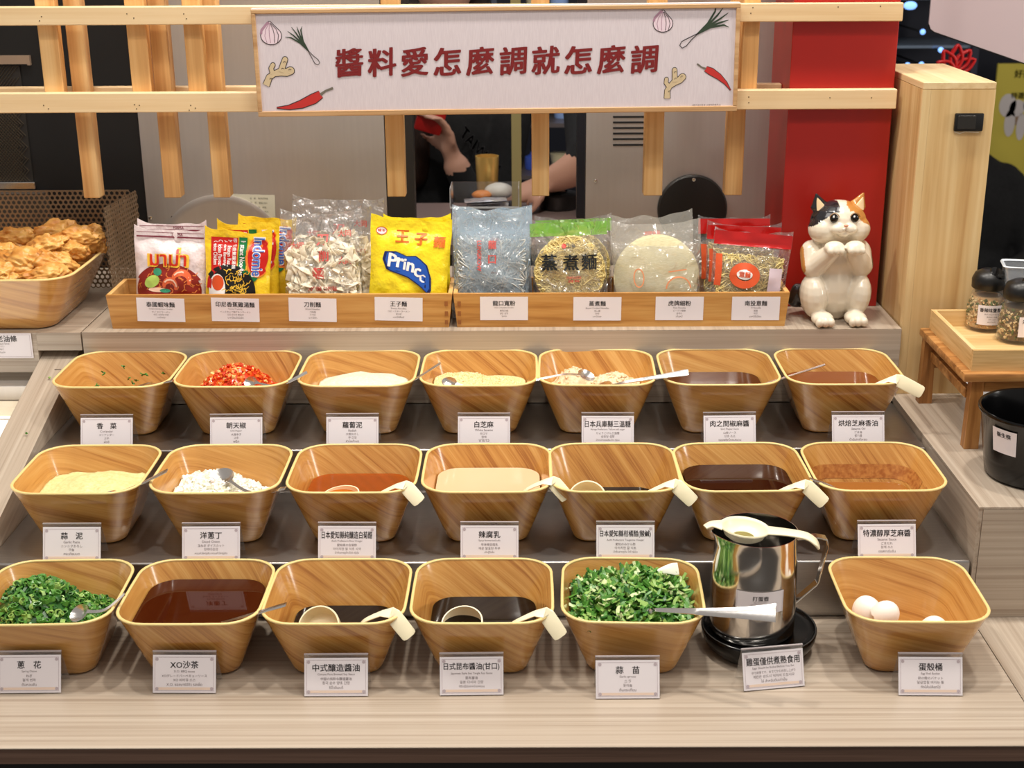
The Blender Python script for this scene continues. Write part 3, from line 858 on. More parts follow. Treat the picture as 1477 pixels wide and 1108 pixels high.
eggshell(at(1251, 885, y=-.092), (radians(-8), radians(-14), 0), .0185, 1.9, 'broken white eggshell leaning on the left wall of its bowl')
eggshell(at(1275, 888, y=-.118), (radians(22), radians(34), .4), .0165, 1.9, 'broken white eggshell overlapping the leftmost shell')
eggshell(at(1346, 915, y=-.118), (radians(5), radians(8), .9), .0190, 1.6, 'eggshell just peeking above the bowl rim near its middle')

# ------------------------------------------------------------------ ladles and spoons
def ladle(bl, label, hook, end, cup=(-.022, -.012), cz=.040, tiltx=.5):
    """cream plastic ladle: round cup in the sauce, handle bent over the front right corner of the rim"""
    o0 = Vector(bl.location); t = thing('sauce_ladle', label, 'ladle', o0, group='cream plastic ladles')
    R = .0262; cx, cy = cup; h = HB
    Mx = Matrix.Translation((cx, cy, cz)) @ Matrix.Rotation(tiltx, 4, 'X') @ Matrix.Rotation(-.12, 4, 'Y')
    o_ = lathe([(.0015, -.020), (R * .80, -.0195), (R * .95, -.014), (R, 0), (R - .0004, .0010), (R - .0020, .0010), (R - .0026, -.013), (R * .78, -.0172), (.0015, -.0175)], 36)
    obj('cup', xf(o_, Mx), CREAM, t, smooth=50)
    H = at(*hook, z=o0.z + h + .0042) - o0; E_ = at(*end, y=o0.y + H.y - .012) - o0
    e0 = Mx @ Vector((R * .80, -R * .50, -.0015))
    dd = (E_ - H); n = 5
    base = [e0, Vector((cx + .046, min(cy - .026, -.040), max(cz + .004, h - .036))), H + Vector((-.034, .004, -.014)), H + Vector((-.012, .002, -.0020))]
    p1 = smoothpath(base, n); w1 = interp([.008, .0085, .0095, .0130], n)
    sd = [Vector((.1, 1, .05))] * len(p1)
    vd = (CAMP - (o0 + H)).normalized(); sp = dd.normalized().cross(vd)
    if sp.y < 0: sp = -sp
    p2 = [H + Vector((.0, 0, .0002)), H + dd * .12, H + dd * .5, H + dd * .90, H + dd * .97, H + dd]; w2 = [.0165, .0190, .0190, .0182, .0165, .0110]
    obj('handle', ribbon(p1 + p2, w1 + w2, .0019, sd + [(sp + sd[0]) * .5] + [sp] * 5), CREAM, t, smooth=35)
    return t


ladle(B[0, 6], 'cream plastic ladle hooked on the sesame oil bowl', (1293, 547), (1331, 567), cz=.036, cup=(-.012, .0))
ladle(B[1, 2], 'cream plastic ladle whose yellow cup floats in the amber vinegar', (584, 700), (606, 725), cup=(-.021, -.012), cz=.0515, tiltx=.06)
ladle(B[1, 3], 'cream plastic ladle hooked on the creamy tofu sauce bowl', (797, 694), (819, 719), cup=(-.012, .0), cz=.036, tiltx=.1)
ladle(B[1, 4], 'cream plastic ladle hooked on the citrus vinegar bowl', (973, 698), (1001, 725), cup=(-.036, -.026), cz=.050, tiltx=.85)
ladle(B[1, 5], 'cream plastic ladle hooked on the dark sauce bowl behind the pitcher', (1161, 699), (1190, 727), cup=(.0, .0), cz=.030, tiltx=.1)
ladle(B[2, 2], 'cream plastic ladle in the soy sauce beside the red-brown sauce', (564, 884), (592, 919), cup=(-.024, -.020), cz=.047, tiltx=.80)
ladle(B[2, 3], 'cream plastic ladle in the soy sauce beside the garlic sprouts', (786, 884), (810, 919), cup=(-.026, -.010), cz=.046, tiltx=.40)


def spoon(P, label, head=(.021, .015), w0=.0045, w1=.010, rot=None, headdir=None, face=None):
    """table spoon: P[0] centre of the head ... P[-1] end of the handle, world points"""
    P = [Vector(p) for p in P]; o0 = P[0].copy(); t = thing('serving_spoon', label, 'spoon', o0, group='metal serving spoons'); P = [p - o0 for p in P]
    d = (P[1] - P[0]).normalized() if headdir is None else Vector(headdir).normalized()
    up = Vector(face or (0, -.25, 1)).normalized(); s = up.cross(d).normalized(); up = d.cross(s).normalized()
    n, m_ = 20, 6; rings = []
    for off in (0, -.0009):
        rr = []
        for k in range(1, m_ + 1):
            f = k / m_
            rr.append([P[0] + d * (head[0] * f * cos(2 * pi * j / n)) + s * (head[1] * f * sin(2 * pi * j / n)) + up * (.006 * (f * f - 1) + off * (1 if k < m_ else .3)) for j in range(n)])
        rings += rr if off == 0 else rr[::-1]
    obj('spoon_head', loft(rings), SPOONM, t, smooth=60)
    Q = [P[0] + d * head[0] * .94] + P[1:]
    path = smoothpath(Q, 5); k = len(path)
    ws = [w0 + (w1 - w0) * (i / (k - 1)) ** 2 for i in range(k)]; ws[0] = .007; ws[-1] *= .8
    obj('handle', ribbon(path, ws, [.0022 - .0008 * i / k for i in range(k)], s), SPOONM, t, smooth=50)
    return t


rz = HB + .0028
def L(i, j, u, v, dy, z=None):
    """point seen at pixel u, v at depth offset dy from bowl i, j"""
    return at(u, v, y=ROW[i][0] + dy)
spoon([L(0, 0, 205, 556, -.010), L(0, 0, 228, 553.5, -.060), L(0, 0, 250, 549, -.066)], 'steel spoon lying in the nearly empty coriander bowl')
spoon([L(0, 1, 361, 551, -.030), L(0, 1, 402, 556, -.060), L(0, 1, 443, 537, -.058)], 'steel spoon with its head in the minced chili', face=(-.1, -.8, .6), head=(.012, .009), w0=.003, w1=.006)
spoon([L(0, 2, 560, 566, -.030), L(0, 2, 602, 545, -.045), L(0, 2, 635, 524, -.050)], 'steel spoon leaning out of the grated radish', w1=.008)
spoon([L(0, 3, 648, 551, -.028), L(0, 3, 690, 564, -.050), L(0, 3, 730, 570, -.060)], 'steel spoon with its head in the sesame seeds', face=(0, -.6, .8), head=(.012, .009), w1=.006)
spoon([L(0, 4, 846, 541, -.012), L(0, 4, 812, 540.5, -.045), L(0, 4, 772, 549, -.060)], 'steel spoon with its head on the lumpy sugar, thin handle towards the sesame seeds', face=(0, -.6, .8), head=(.016, .012), w0=.003, w1=.004)
spoon([L(0, 4, 870, 560, -.030), L(0, 4, 905, 551, -.050), L(0, 4, 955, 543, -.062), L(0, 4, 993, 537, -.066)], 'steel spoon buried in the lumpy sugar, broad flat handle end', face=(0, -.6, .8), head=(.017, .012), w1=.013)
spoon([L(0, 5, 1060, 568, -.030), L(0, 5, 1128, 546, -.045), L(0, 5, 1190, 526, -.050)], 'thin steel spoon leaning out of the dark pepper sauce', w1=.005, w0=.003)
spoon([L(1, 0, 150, 718, -.030), L(1, 0, 195, 702, -.050), L(1, 0, 241, 679, -.052)], 'steel spoon leaning out of the garlic paste, broad handle end', w1=.013)
spoon([L(1, 1, 320, 688, .0), L(1, 1, 365, 712, -.050), L(1, 1, 412, 704, -.068)], 'steel spoon with its shiny head on the diced onion', face=(0, -.6, .8), head=(.020, .016), w1=.008)
spoon([L(1, 6, 1230, 722, -.030), L(1, 6, 1203, 703, -.055), L(1, 6, 1168, 690, -.058)], 'steel spoon leaning on the left corner of the sesame sauce bowl', w1=.006)
spoon([L(2, 0, 114, 884, -.020), L(2, 0, 152, 880, -.038), L(2, 0, 180, 857, -.040)], 'steel spoon half buried in the chopped spring onion', face=(0, -.6, .8), head=(.015, .012), w1=.006)
spoon([L(2, 1, 300, 905, -.035), L(2, 1, 362, 887, -.055), L(2, 1, 413, 872, -.060)], 'steel spoon leaning out of the red-brown sauce', w1=.009)
t = thing('serving_spatula', 'long pale steel spoon across the garlic sprouts, broad end before the pitcher', 'spoon', (0, 0, 0))
pp = [L(2, 4, 945, 880, -.045), L(2, 4, 1000, 882, -.070), L(2, 4, 1060, 884, -.090), L(2, 4, 1119, 884, -.105)]
obj('handle', ribbon(smoothpath(pp, 6), interp([.005, .008, .013, .0230], 6), .0016, (0, .75, .66)), SPOONM, t, smooth=40)
hd = [L(2, 4, 925, 886, -.036), L(2, 4, 934, 883, -.040), L(2, 4, 946, 880.2, -.046)]
obj('spoon_head', ribbon(smoothpath(hd, 5), interp([.014, .012, .003], 5), .0014, (0, .9, .4)), SPOONM, t, smooth=40)

# ------------------------------------------------------------------ tent cards
def card_face(w_, h, lines, title_h=None, border=True):
    """flat print for a card of size w x h, origin bottom centre -> (ink pieces, light ink pieces, tint pieces)"""
    ink, lt, tn = [], [], []
    n = len(lines[0]); tw = w_ * (.82 if n > 5 else .62 if n > 3 else .46)
    th = h * (.20 if n < 8 else .21)
    ink.append(text_in(lines[0], 0, h * .745, tw if n < 8 else w_ * .88, th, .014))
    ys = [.565, .45, .34, .225]; hs = [.070, .078, .082, .082]
    for s, y, q in zip(lines[1:], ys, hs):
        lt.append(text_in(s, 0, h * y, w_ * .72, h * q, .004))
    if border:
        tn += frame2(-w_ / 2 + .0022, w_ / 2 - .0022, .0022, h - .0022, .00045)
        for sx in (-1, 1):
            for y in (.0048, h - .0048):
                tn.append(ell2(sx * (w_ / 2 - .0048), y, .0020, .0020, 10, 1))
    return ink, lt, tn


CW, CH, TL = .0755, .0495, radians(20)


def tent_card(x, y, z, lines, label, rot=0.0, group='acrylic tent cards with dish names'):
    t = thing('tent_card', label, 'card holder', (x, y, z + .0003), (0, 0, rot), group)
    ca, sa = cos(TL), sin(TL); L_ = CH
    F_ = lambda px, pz, o=0.0: (px, pz * sa - o * ca, pz * ca + o * sa + .0004)       # point on the tilted front, o = outward
    hw = CW / 2; d = .0010
    def leg(sgn):
        top = L_ * ca; yt = L_ * sa
        a = [(-hw, 0 if sgn > 0 else 2 * yt, .0004), (hw, 0 if sgn > 0 else 2 * yt, .0004), (hw, yt, top), (-hw, yt, top)]
        nrm = Vector((0, -ca * sgn, sa)) * d
        return loft([[Vector(p) for p in a], [Vector(p) - nrm for p in a]])
    obj('holder_panel', leg(1), ACR, t); obj('holder_panel', leg(-1), ACR, t)
    p = [F_(-hw + .0004, .0006, .0002), F_(hw - .0004, .0006, .0002), F_(hw - .0004, L_ - .0042, .0002), F_(-hw + .0004, L_ - .0042, .0002)]
    q = [F_(a[0], b, .0005) for a, b in zip(p, (.0006, .0006, L_ - .0042, L_ - .0042))]
    pc = obj('paper_card', loft([p, q]), CARD, t)
    h = L_ - .0052
    ink, lt, tn = card_face(CW - .001, h, lines)
    obj('lettering', flat(ink, lambda a, b: F_(a, b + .0008, .0007)), INK, pc)
    obj('small_lettering', flat(lt, lambda a, b: F_(a, b + .0008, .0007)), INKL, pc)
    bd = obj('border', flat(tn, lambda a, b: F_(a, b + .0008, .0007)), ORN, pc)
    obj('tint_band', flat([rect2(-CW / 2 + .0036, CW / 2 - .0036, .0034, .0064)], lambda a, b: F_(a, b + .0008, .00065)), TINT, pc)
    obj('hinge', box(-hw, hw, L_ * sa - .0012, L_ * sa + .0012, L_ * ca + .0001, L_ * ca + .0013), mat('acrylic edge', (176, 168, 170), .2), t)
    return t


CLAB = {(0, 0): 'before the nearly empty coriander bowl', (0, 1): 'before the minced chili', (0, 2): 'before the grated radish', (0, 3): 'before the sesame seeds', (0, 4): 'before the lumpy sugar',
        (0, 5): 'before the dark pepper sauce', (0, 6): 'before the sesame oil', (1, 0): 'before the garlic paste', (1, 1): 'before the diced onion', (1, 2): 'before the amber vinegar', (1, 3): 'before the tofu sauce',
        (1, 4): 'before the citrus vinegar', (1, 6): 'before the sesame sauce', (2, 0): 'before the chopped spring onion', (2, 1): 'before the red-brown sauce', (2, 2): 'before the soy sauce bowl',
        (2, 3): 'before the kelp soy sauce bowl', (2, 4): 'before the garlic sprouts', (2, 6): 'before the eggshell bowl'}
CU = [[154, 341, 508.5, 698, 876.5, 1052.5, 1237.5], [103.5, 304.5, 500.5, 706, 902, None, 1279], [42.5, 266, 485, 680.5, 905.5, None, 1342]]
CV = [None, None, [1001, 1001, 1005.5, 1004, 1009, 0, 1004.5]]
for i in range(3):
    for j in range(7):
        if CU[i][j] is None or TITLES[i][j] is None: continue
        if i < 2:
            y = (D1 + .0035 if i == 0 else .0035); z = ROW[i][1]; x = at(CU[i][j], 640 if i == 0 else 800, y=y + .003).x
        else:
            p = at(CU[i][j], CV[i][j], z=.0); x, y, z = p.x, p.y, 0.0
        nm = TITLES[i][j][0].replace('　', '')
        tent_card(x, y, z, TITLES[i][j], 'small white tent card reading %s %s' % (nm, CLAB[i, j]), radians(random.uniform(-1, 1)))
p = at(1117, 994.5, z=0)
tent_card(p.x, p.y, 0, ('雞蛋僅供煮熟食用', 'Eggs Should be Boiled Before You Eat', 'ゆで卵用です。ゆでてからお召し上がり', '계란은 반드시 익혀서 드십시오', 'ไข่ สำหรับต้มเท่านั้น'), 'white tent card reading 雞蛋僅供煮熟食用, turned, before the steel pitcher', radians(9))

# ------------------------------------------------------------------ pitcher on its black base, with strainer
px_, py_ = .2885, -.074
t = thing('pitcher_base', 'round black dish under the steel pitcher', 'dish', (px_, py_, .0004))
obj('dish_body', lathe([(.046, 0), (.058, .001), (.0655, .008), (.0705, .020), (.0715, .0285), (.0705, .0300), (.0690, .0300), (.0665, .0270), (.0600, .0262), (.002, .0260)], 56), BLACKG, t, smooth=50)
obj('rim_line', lathe([(.0690, .0301), (.0700, .0307), (.0710, .0301)], 56, False, False), mat('base rim', (60, 60, 60), .15), t, smooth=60)
t = thing('steel_pitcher', 'polished steel pitcher with angular handle on a black dish', 'pitcher', (px_ - .0095, py_, .0268))
n = 56; rings = []
def pr_ring(r, z, sp=0.0):
    out = []; r *= 1.045
    for k in range(n):
        a = 2 * pi * k / n; d_ = abs((a - radians(200) + pi) % (2 * pi) - pi)
        b = sp * math.exp(-(d_ / .30) ** 2)
        out.append(((r + b) * cos(a), (r + b) * sin(a), z + b * .55))
    return out
prof = [(.0480, .0), (.0500, .002), (.0506, .008), (.0504, .05), (.0492, .09), (.0478, .118), (.0480, .130, .006), (.0484, .1335, .010)]
inn = [(.0476, .1335, .010), (.0468, .128, .006), (.0466, .116), (.048, .09), (.049, .05), (.049, .006), (.045, .004)]
rings = [pr_ring(*q) for q in prof] + [pr_ring(*q) for q in inn]
obj('body', loft(rings), CHROME, t, smooth=50)
hp = [(.0485, .0, .122), (.075, .004, .1225), (.0865, .006, .119), (.0885, .006, .109), (.0800, .005, .062), (.0780, .005, .058), (.0500, .0, .034)]
obj('handle', ribbon([Vector(q) for q in hp], .014, .0022, (0, 1, 0)), CHROME, t, smooth=25)
# label wrapped on the body
Cw, Chh = .060, .0285
a0 = atan2(-1, .0) + .0
def onbody(x, z, o=0.0): r = .0532 + o; a = a0 + x / r; return (r * cos(a), r * sin(a), z + .047)
lb = obj('label', flat([rect2(-Cw / 2, Cw / 2, 0, Chh, 14, 1)], onbody), CARD, t, smooth=60)
obj('lettering', flat([text_in('打蛋壺', 0, .0200, .026, .0062, .014)], lambda x, z: onbody(x, z, .0003)), INK, lb)
obj('small_lettering', flat([text_in('Egg Whisking Pot', 0, .0148, .022, .0020, .004), text_in('卵を溶くための容器', 0, .0116, .030, .0024, .004), text_in('계란 풀기 컵', 0, .0084, .018, .0024, .004), text_in('เหยือกสำหรับตีไข่ไก่สด', 0, .0050, .040, .0026, .004)], lambda x, z: onbody(x, z, .0003)), INKL, lb)
obj('border', flat(frame2(-Cw / 2 + .001, Cw / 2 - .001, .001, Chh - .001, .0004), lambda x, z: onbody(x, z, .0002)), ORN, lb)
# strainer
sc_ = at(1075, 750, y=py_ - .002)
t = thing('egg_strainer', 'cream plastic strainer lying across the steel pitcher', 'strainer', (sc_.x, sc_.y, .0268 + .1335 + .0030), (0, radians(5), 0))
obj('cup', lathe([(.013, -.0105), (.0180, -.0098), (.0235, -.0062), (.0262, -.001), (.0275, .0018), (.0300, .0022), (.0305, .0008), (.0285, -.0004), (.0262, -.0035), (.0242, -.0085), (.0190, -.0122), (.013, -.0125)], 44, False, False), CREAM, t, smooth=60)
obj('strainer_shade_disc', lathe([(.0132, -.0108), (.0002, -.0108)], 24, False, True), mat('strainer shade', (130, 120, 60), .5), t)  # dark disc puts the shade of the open bottom into the colour
obj('handle', ribbon(smoothpath([(.028, -.004, .0008), (.050, -.008, .0020), (.072, -.012, .0012), (.084, -.015, -.0045), (.089, -.016, -.011)], 6), interp([.024, .020, .020, .021, .012], 6), .0032, (.2, 1, 0)), CREAM, t, smooth=60)
obj('lip', ribbon(smoothpath([(-.028, .002, .0008), (-.040, .003, .0005), (-.048, .001, -.0035)], 5), interp([.030, .015, .012], 5), .0028, (0, 1, 0)), CREAM, t, smooth=60)

# ------------------------------------------------------------------ noodle trays
YTF = .4440
def tray(x0, x1, label, y0=YTF, y1=.548, z=HS + .0008, h=.0535, m1=TRAYW, m2=TRAYWY, flare=.006, name='wooden_tray'):
    t = thing(name, label, 'tray', ((x0 + x1) / 2, (y0 + y1) / 2, z), (0, 0, 0), 'wooden noodle trays' if name == 'wooden_tray' else None)
    hx, hy = (x1 - x0) / 2, (y1 - y0) / 2; w_ = .0065
    def wall(a, b, dirn):
        # plan edge from a to b (inner bottom), leaning outwards
        a, b, d_ = Vector(a), Vector(b), Vector(dirn)
        return loft([[a, b, b - d_ * w_, a - d_ * w_], [a + d_ * flare + Vector((0, 0, h)), b + d_ * flare + Vector((0, 0, h)), b + d_ * (flare - w_) + Vector((0, 0, h)), a + d_ * (flare - w_) + Vector((0, 0, h))]])
    fl = flare
    def panel(xa, xb, ya, yb, ex):
        V = [(xa, ya, 0), (xb, ya, 0), (xb, yb, 0), (xa, yb, 0)]
        return V
    def hexa(b, tp): return loft([b, tp])
    f = fl
    obj('front_panel', hexa([(-hx, -hy, 0), (hx, -hy, 0), (hx, -hy + w_, 0), (-hx, -hy + w_, 0)], [(-hx - f, -hy - 0, h), (hx + f, -hy - 0, h), (hx + f, -hy + w_ - 0, h), (-hx - f, -hy + w_ - 0, h)]), m1, t)
    obj('back_panel', hexa([(-hx, hy - w_, 0), (hx, hy - w_, 0), (hx, hy, 0), (-hx, hy, 0)], [(-hx - f, hy - w_, h), (hx + f, hy - w_, h), (hx + f, hy, h), (-hx - f, hy, h)]), m1, t)
    for s in (-1, 1):
        e = .0003
        obj('side_panel', hexa([(s * hx, -hy + w_ + e, 0), (s * (hx - w_), -hy + w_ + e, 0), (s * (hx - w_), hy - w_ - e, 0), (s * hx, hy - w_ - e, 0)],
                               [(s * (hx + f), -hy + w_ + e, h), (s * (hx + f - w_), -hy + w_ + e, h), (s * (hx + f - w_), hy - w_ - e, h), (s * (hx + f), hy - w_ - e, h)]), m2, t)
    obj('tray_floor', box(-hx + w_ + .0002, hx - w_ - .0002, -hy + w_ + .0002, hy - w_ - .0002, .001, .005), m1, t)
    return t


T1 = tray(-.6430, -.1205, 'left wooden noodle tray with shrimp, banana and yellow packets')
T2 = tray(-.1075, .4000, 'right wooden noodle tray beside the cat figurine', flare=.0055)
# finger joint marks where the trays meet
for z in (.300, .284, .270):
    for s, tt in ((-1, T1), (1, T2)):
        x = (-.1205 - .006 if s < 0 else -.1075 + .001)
        obj('finger_joint', box(x - tt.location.x, x + .005 - tt.location.x, -.0522 - .0006, -.0519, z - tt.location.z, z + .007 - tt.location.z), mat('joint', (150, 92, 44), .5), tt)
TRL = [('泰國蝦味麵', 'Thailand Shrimp Flavor Noodles', 'タイ エビラーメン', '태국 새우맛 라면', 'บะหมี่รสกุ้ง', 232, 447), ('印尼香蕉雞湯麵', 'Indomie Mi goreng', 'インドネシア風チキンラーメン', '인도네시아 볶음면', 'บะหมี่อินโดนีเซีย', 339.5, 447), ('刀削麵', 'Sliced Noodles', '刀削麺', '도삭면', 'บะหมี่ตัด', 451, 447), ('王子麵', 'Prince Noodles', 'ベビースターラーメン', '왕자면', 'บะหมี่ปรินซ์', 575, 446),
       ('龍口寬粉', 'Wide Cellophane Noodles', '春雨太麺', '넓은 당면', 'วุ้นเส้น', 727, 445), ('蒸煮麵', 'Steam Cooked Noodles', '蒸し麺', '찐면', 'บะหมี่นึ่งสุก', 861.5, 445.5), ('虎牌細粉', 'Rice Noodle', 'ビーフン細麺', '쌀국수', 'เส้นหมี่', 980, 445), ('南投意麵', 'Yi Noodle', '意麺', '의면', 'บะหมี่อี้เมี่ยน', 1090, 445)]
for k, q in enumerate(TRL):
    c = at(q[5], q[6], y=YTF - .0004); tt = T1 if k < 4 else T2
    tt_l = tt.location; w_, h = .074, .0375; rt_ = radians((-1.6 if k < 4 else -.3))
    pf = lambda x, z, o=0.0: (c.x - tt_l.x + x * cos(rt_) - z * sin(rt_), YTF - .0004 - tt_l.y - o, c.z - tt_l.z + x * sin(rt_) + z * cos(rt_))
    lb = obj('tray_label', loft([[pf(-w_ / 2, -h / 2), pf(w_ / 2, -h / 2), pf(w_ / 2, h / 2), pf(-w_ / 2, h / 2)], [pf(-w_ / 2, -h / 2, .0003), pf(w_ / 2, -h / 2, .0003), pf(w_ / 2, h / 2, .0003), pf(-w_ / 2, h / 2, .0003)]]), CARD, tt)
    lb['label'] = 'white label reading ' + q[0]
    obj('lettering', flat([text_in(q[0], 0, .0085, .060, .0082, .016)], lambda x, z: pf(x, z, .0005)), INK, lb)
    obj('small_lettering', flat([text_in(q[1], 0, .0012, .060, .0026, .004), text_in(q[2], 0, -.0034, .05, .0030, .004), text_in(q[3], 0, -.0078, .05, .0030, .004), text_in(q[4], 0, -.0124, .05, .0034, .004)], lambda x, z: pf(x, z, .0005)), INKL, lb)


# ------------------------------------------------------------------ noodle packets
class Bag:
    def __init__(s, u0, u1, vtop, y, d=.030, lean=12, roll=0, seed=1, h=None, top=.14, vb=420):
        """u0..u1 and vtop in pixels give width and height of the packet standing at depth y"""
        a = at(u0, 370, y=y); b = at(u1, 370, y=y); s.w = b.x - a.x
        zt = at((u0 + u1) / 2, vtop, y=y + .02).z; s.z0 = HS + .0062
        s.h = h or (zt - s.z0) / cos(radians(lean)); s.d = d; s.seed = seed; s.top = top
        s.loc = ((a.x + b.x) / 2, y + d * .5, s.z0); s.rot = (radians(-lean), radians(roll), 0)

    def Z(s, f):
        """height on the packet: 0 at the tray rim, 1 at its top"""
        return .045 + (s.h - .045) * f

    def thick(s, x, z):
        u = min(1, abs(x) / (s.w / 2)); v = max(0, min(1, z / s.h)); tp = 1 - s.top
        pv = 0 if v >= tp else min(1, (.55 + v * 3)) * (1 - (v / tp) ** 5) ** .7
        wr = .0020 * noise.noise(Vector((x * 70, z * 70, s.seed))) + .0034 * noise.noise(Vector((x * 26, z * 34, s.seed + 9))) + .0030 * abs(noise.noise(Vector(((x + z) * 40, (x - z) * 12, s.seed + 3))))
        edge = (1 - u ** 3.2) ** .75 * (1 + .12 * noise.noise(Vector((x * 9, z * 40, s.seed + 5))))
        return s.d / 2 * pv * edge + .0007 + wr * (.25 + .75 * edge * (1 if v < tp else .6))

    def front(s, x, z, o=.0006):
        v = z / s.h
        sway = .0025 * noise.noise(Vector((x * 18, s.seed * 3.3, z * 14))) * (1 + 2 * max(0, v - .7))
        return (x, -s.thick(x, z) - o + sway + .0, z)

    def shell(s, nx=26, nz=30):
        V, F = [], []; k = (nx + 1)
        for side in (-1, 1):
            for j in range(nz + 1):
                z = s.h * j / nz; v = j / nz
                pin = 1 - .05 * sin(pi * min(1, v / (1 - s.top))) * (1 if v < 1 - s.top else 0)
                zz = z + (.004 * noise.noise(Vector((0, s.seed, 2))) if 0 else 0)
                for i in range(nx + 1):
                    x = -s.w / 2 + s.w * i / nx; q = s.front(x, z, 0)
                    zc = z + ((.0050 * noise.noise(Vector((x * 38, s.seed * 2.1, 5))) + .0075 * (abs(x) / (s.w / 2)) ** 4) * max(0, (v - 1 + s.top) / s.top))
                    yy = q[1] if side < 0 else 2 * (q[1] + s.thick(x, z)) - q[1]
                    V.append((x * pin, yy, zc))
        n = k * (nz + 1)
        for j in range(nz):
            for i in range(nx):
                a = j * k + i; F.append((a, a + 1, a + k + 1, a + k)); F.append((n + a + k, n + a + k + 1, n + a + 1, n + a))
        for j in range(nz):
            a = j * k; F.append((a + k, a, n + a, n + a + k)); b = a + nx; F.append((b, b + k, n + b + k, n + b))
        for i in range(nx):
            F.append((i + 1, i, n + i, n + i + 1)); a = nz * k + i; F.append((a, a + 1, n + a + 1, n + a))
        return V, F

    def build(s, label, m_, group, name='noodle_packet', part='wrapper'):
        s.t = thing(name, label, 'noodle packet', s.loc, s.rot, group)
        s.body = obj(part, s.shell(), m_, s.t, smooth=60)
        return s.t

    def decal(s, name, pieces, m_, o=.0007, parent=None):
        o = .0006 + o * 1.25
        pin = lambda z: 1 - .05 * sin(pi * min(1, (z / s.h) / (1 - s.top))) * (1 if z / s.h < 1 - s.top else 0)
        V, F = flat(pieces, lambda x, z: (lambda q: (q[0] * pin(z), q[1], q[2]))(s.front(x, z, o)))
        return obj(name, (V, F), m_, parent or s.t, smooth=60)


def strands(n, L_, region, dep, r=.0009, step=.004, seed=0, curl=1.2, seg=26, y0=0.0):
    """tangle of noodle strands inside region(x, z) at depth within dep"""
    rnd = random.Random(seed); parts = []
    for _ in range(n):
        for _t in range(30):
            x = rnd.uniform(-.06, .06); z = rnd.uniform(0, .14)
            if region(x, z): break
        else: continue
        a = rnd.uniform(0, 6.3); y = y0 - dep(x, z) * rnd.uniform(.5, .92); P = [(x, y, z)]; da = rnd.uniform(-curl, curl)
        for k in range(seg):
            a += da; da = .7 * da + rnd.uniform(-curl, curl) * .5
            nx, nz_ = x + cos(a) * step, z + sin(a) * step
            if not region(nx, nz_) and curl > .6: a += pi * .6; nx, nz_ = x + cos(a) * step, z + sin(a) * step
            if not region(nx, nz_): break
            x, z = nx, nz_; y = .7 * y + .3 * (y0 - dep(x, z) * rnd.uniform(.55, .92)); P.append((x, y, z))
        if len(P) > 3: parts.append(tube(P, r, 4))
    return join(*parts) if parts else box(0, .001, 0, .001, 0, .001)


def strips(n, region, dep, seed=0, w_=.010):
    rnd = random.Random(seed); parts = []
    for _ in range(n):
        for _t in range(30):
            x = rnd.uniform(-.06, .06); z = rnd.uniform(0, .12)
            if region(x, z): break
        a = rnd.uniform(-.7, 2.4); P = []; y = -dep(x, z) * rnd.uniform(.62, .82); L_ = rnd.uniform(.05, .085)
        for k in range(11):
            t = k / 10 - .5; q = (x + cos(a) * L_ * t, y + .003 * sin(k * 2 + a), z + sin(a) * L_ * t + .004 * sin(t * 5 + x * 90))
            if region(q[0], q[2]): P.append(q)
        if len(P) > 3: parts.append(ribbon(P, w_ * rnd.uniform(.6, 1), .0012, (sin(a), .8 * sin(x * 400), -cos(a))))
    return join(*parts)


def foil(name, c, rough=.3, **k): return noisy(name, c, tuple(min(255, int(q * 1.06)) for q in c), rough, 45, .7, dist=.006, **k)


GRP1 = 'shrimp noodle packets'
PINKF = foil('pink foil', (224, 208, 208), .16, Coat_Weight=.4)
REDB = mat('broth red', (136, 32, 18), .3); ORG = mat('shrimp orange', (222, 100, 56), .3); SHW = mat('shrimp pale', (240, 196, 168), .3); CAB = mat('cabbage', (178, 204, 96), .35)
LOGR = mat('logo red', (208, 44, 18), .3); LOGY = mat('logo yellow', (246, 196, 60), .3); TEAL = mat('leaf teal', (58, 146, 110), .3)


def clipz(VF, z0=.0, z1=9, w_=9): return clip2(VF, lambda x, z: z0 <= z <= z1 and abs(x) <= w_)


def turned(s_, cx, cz, l, h_, bold):
    """wording that runs downwards"""
    v, f = text_in(s_, 0, 0, l, h_, bold)
    return [(cx + y_, cz - x_) for x_, y_ in v], f


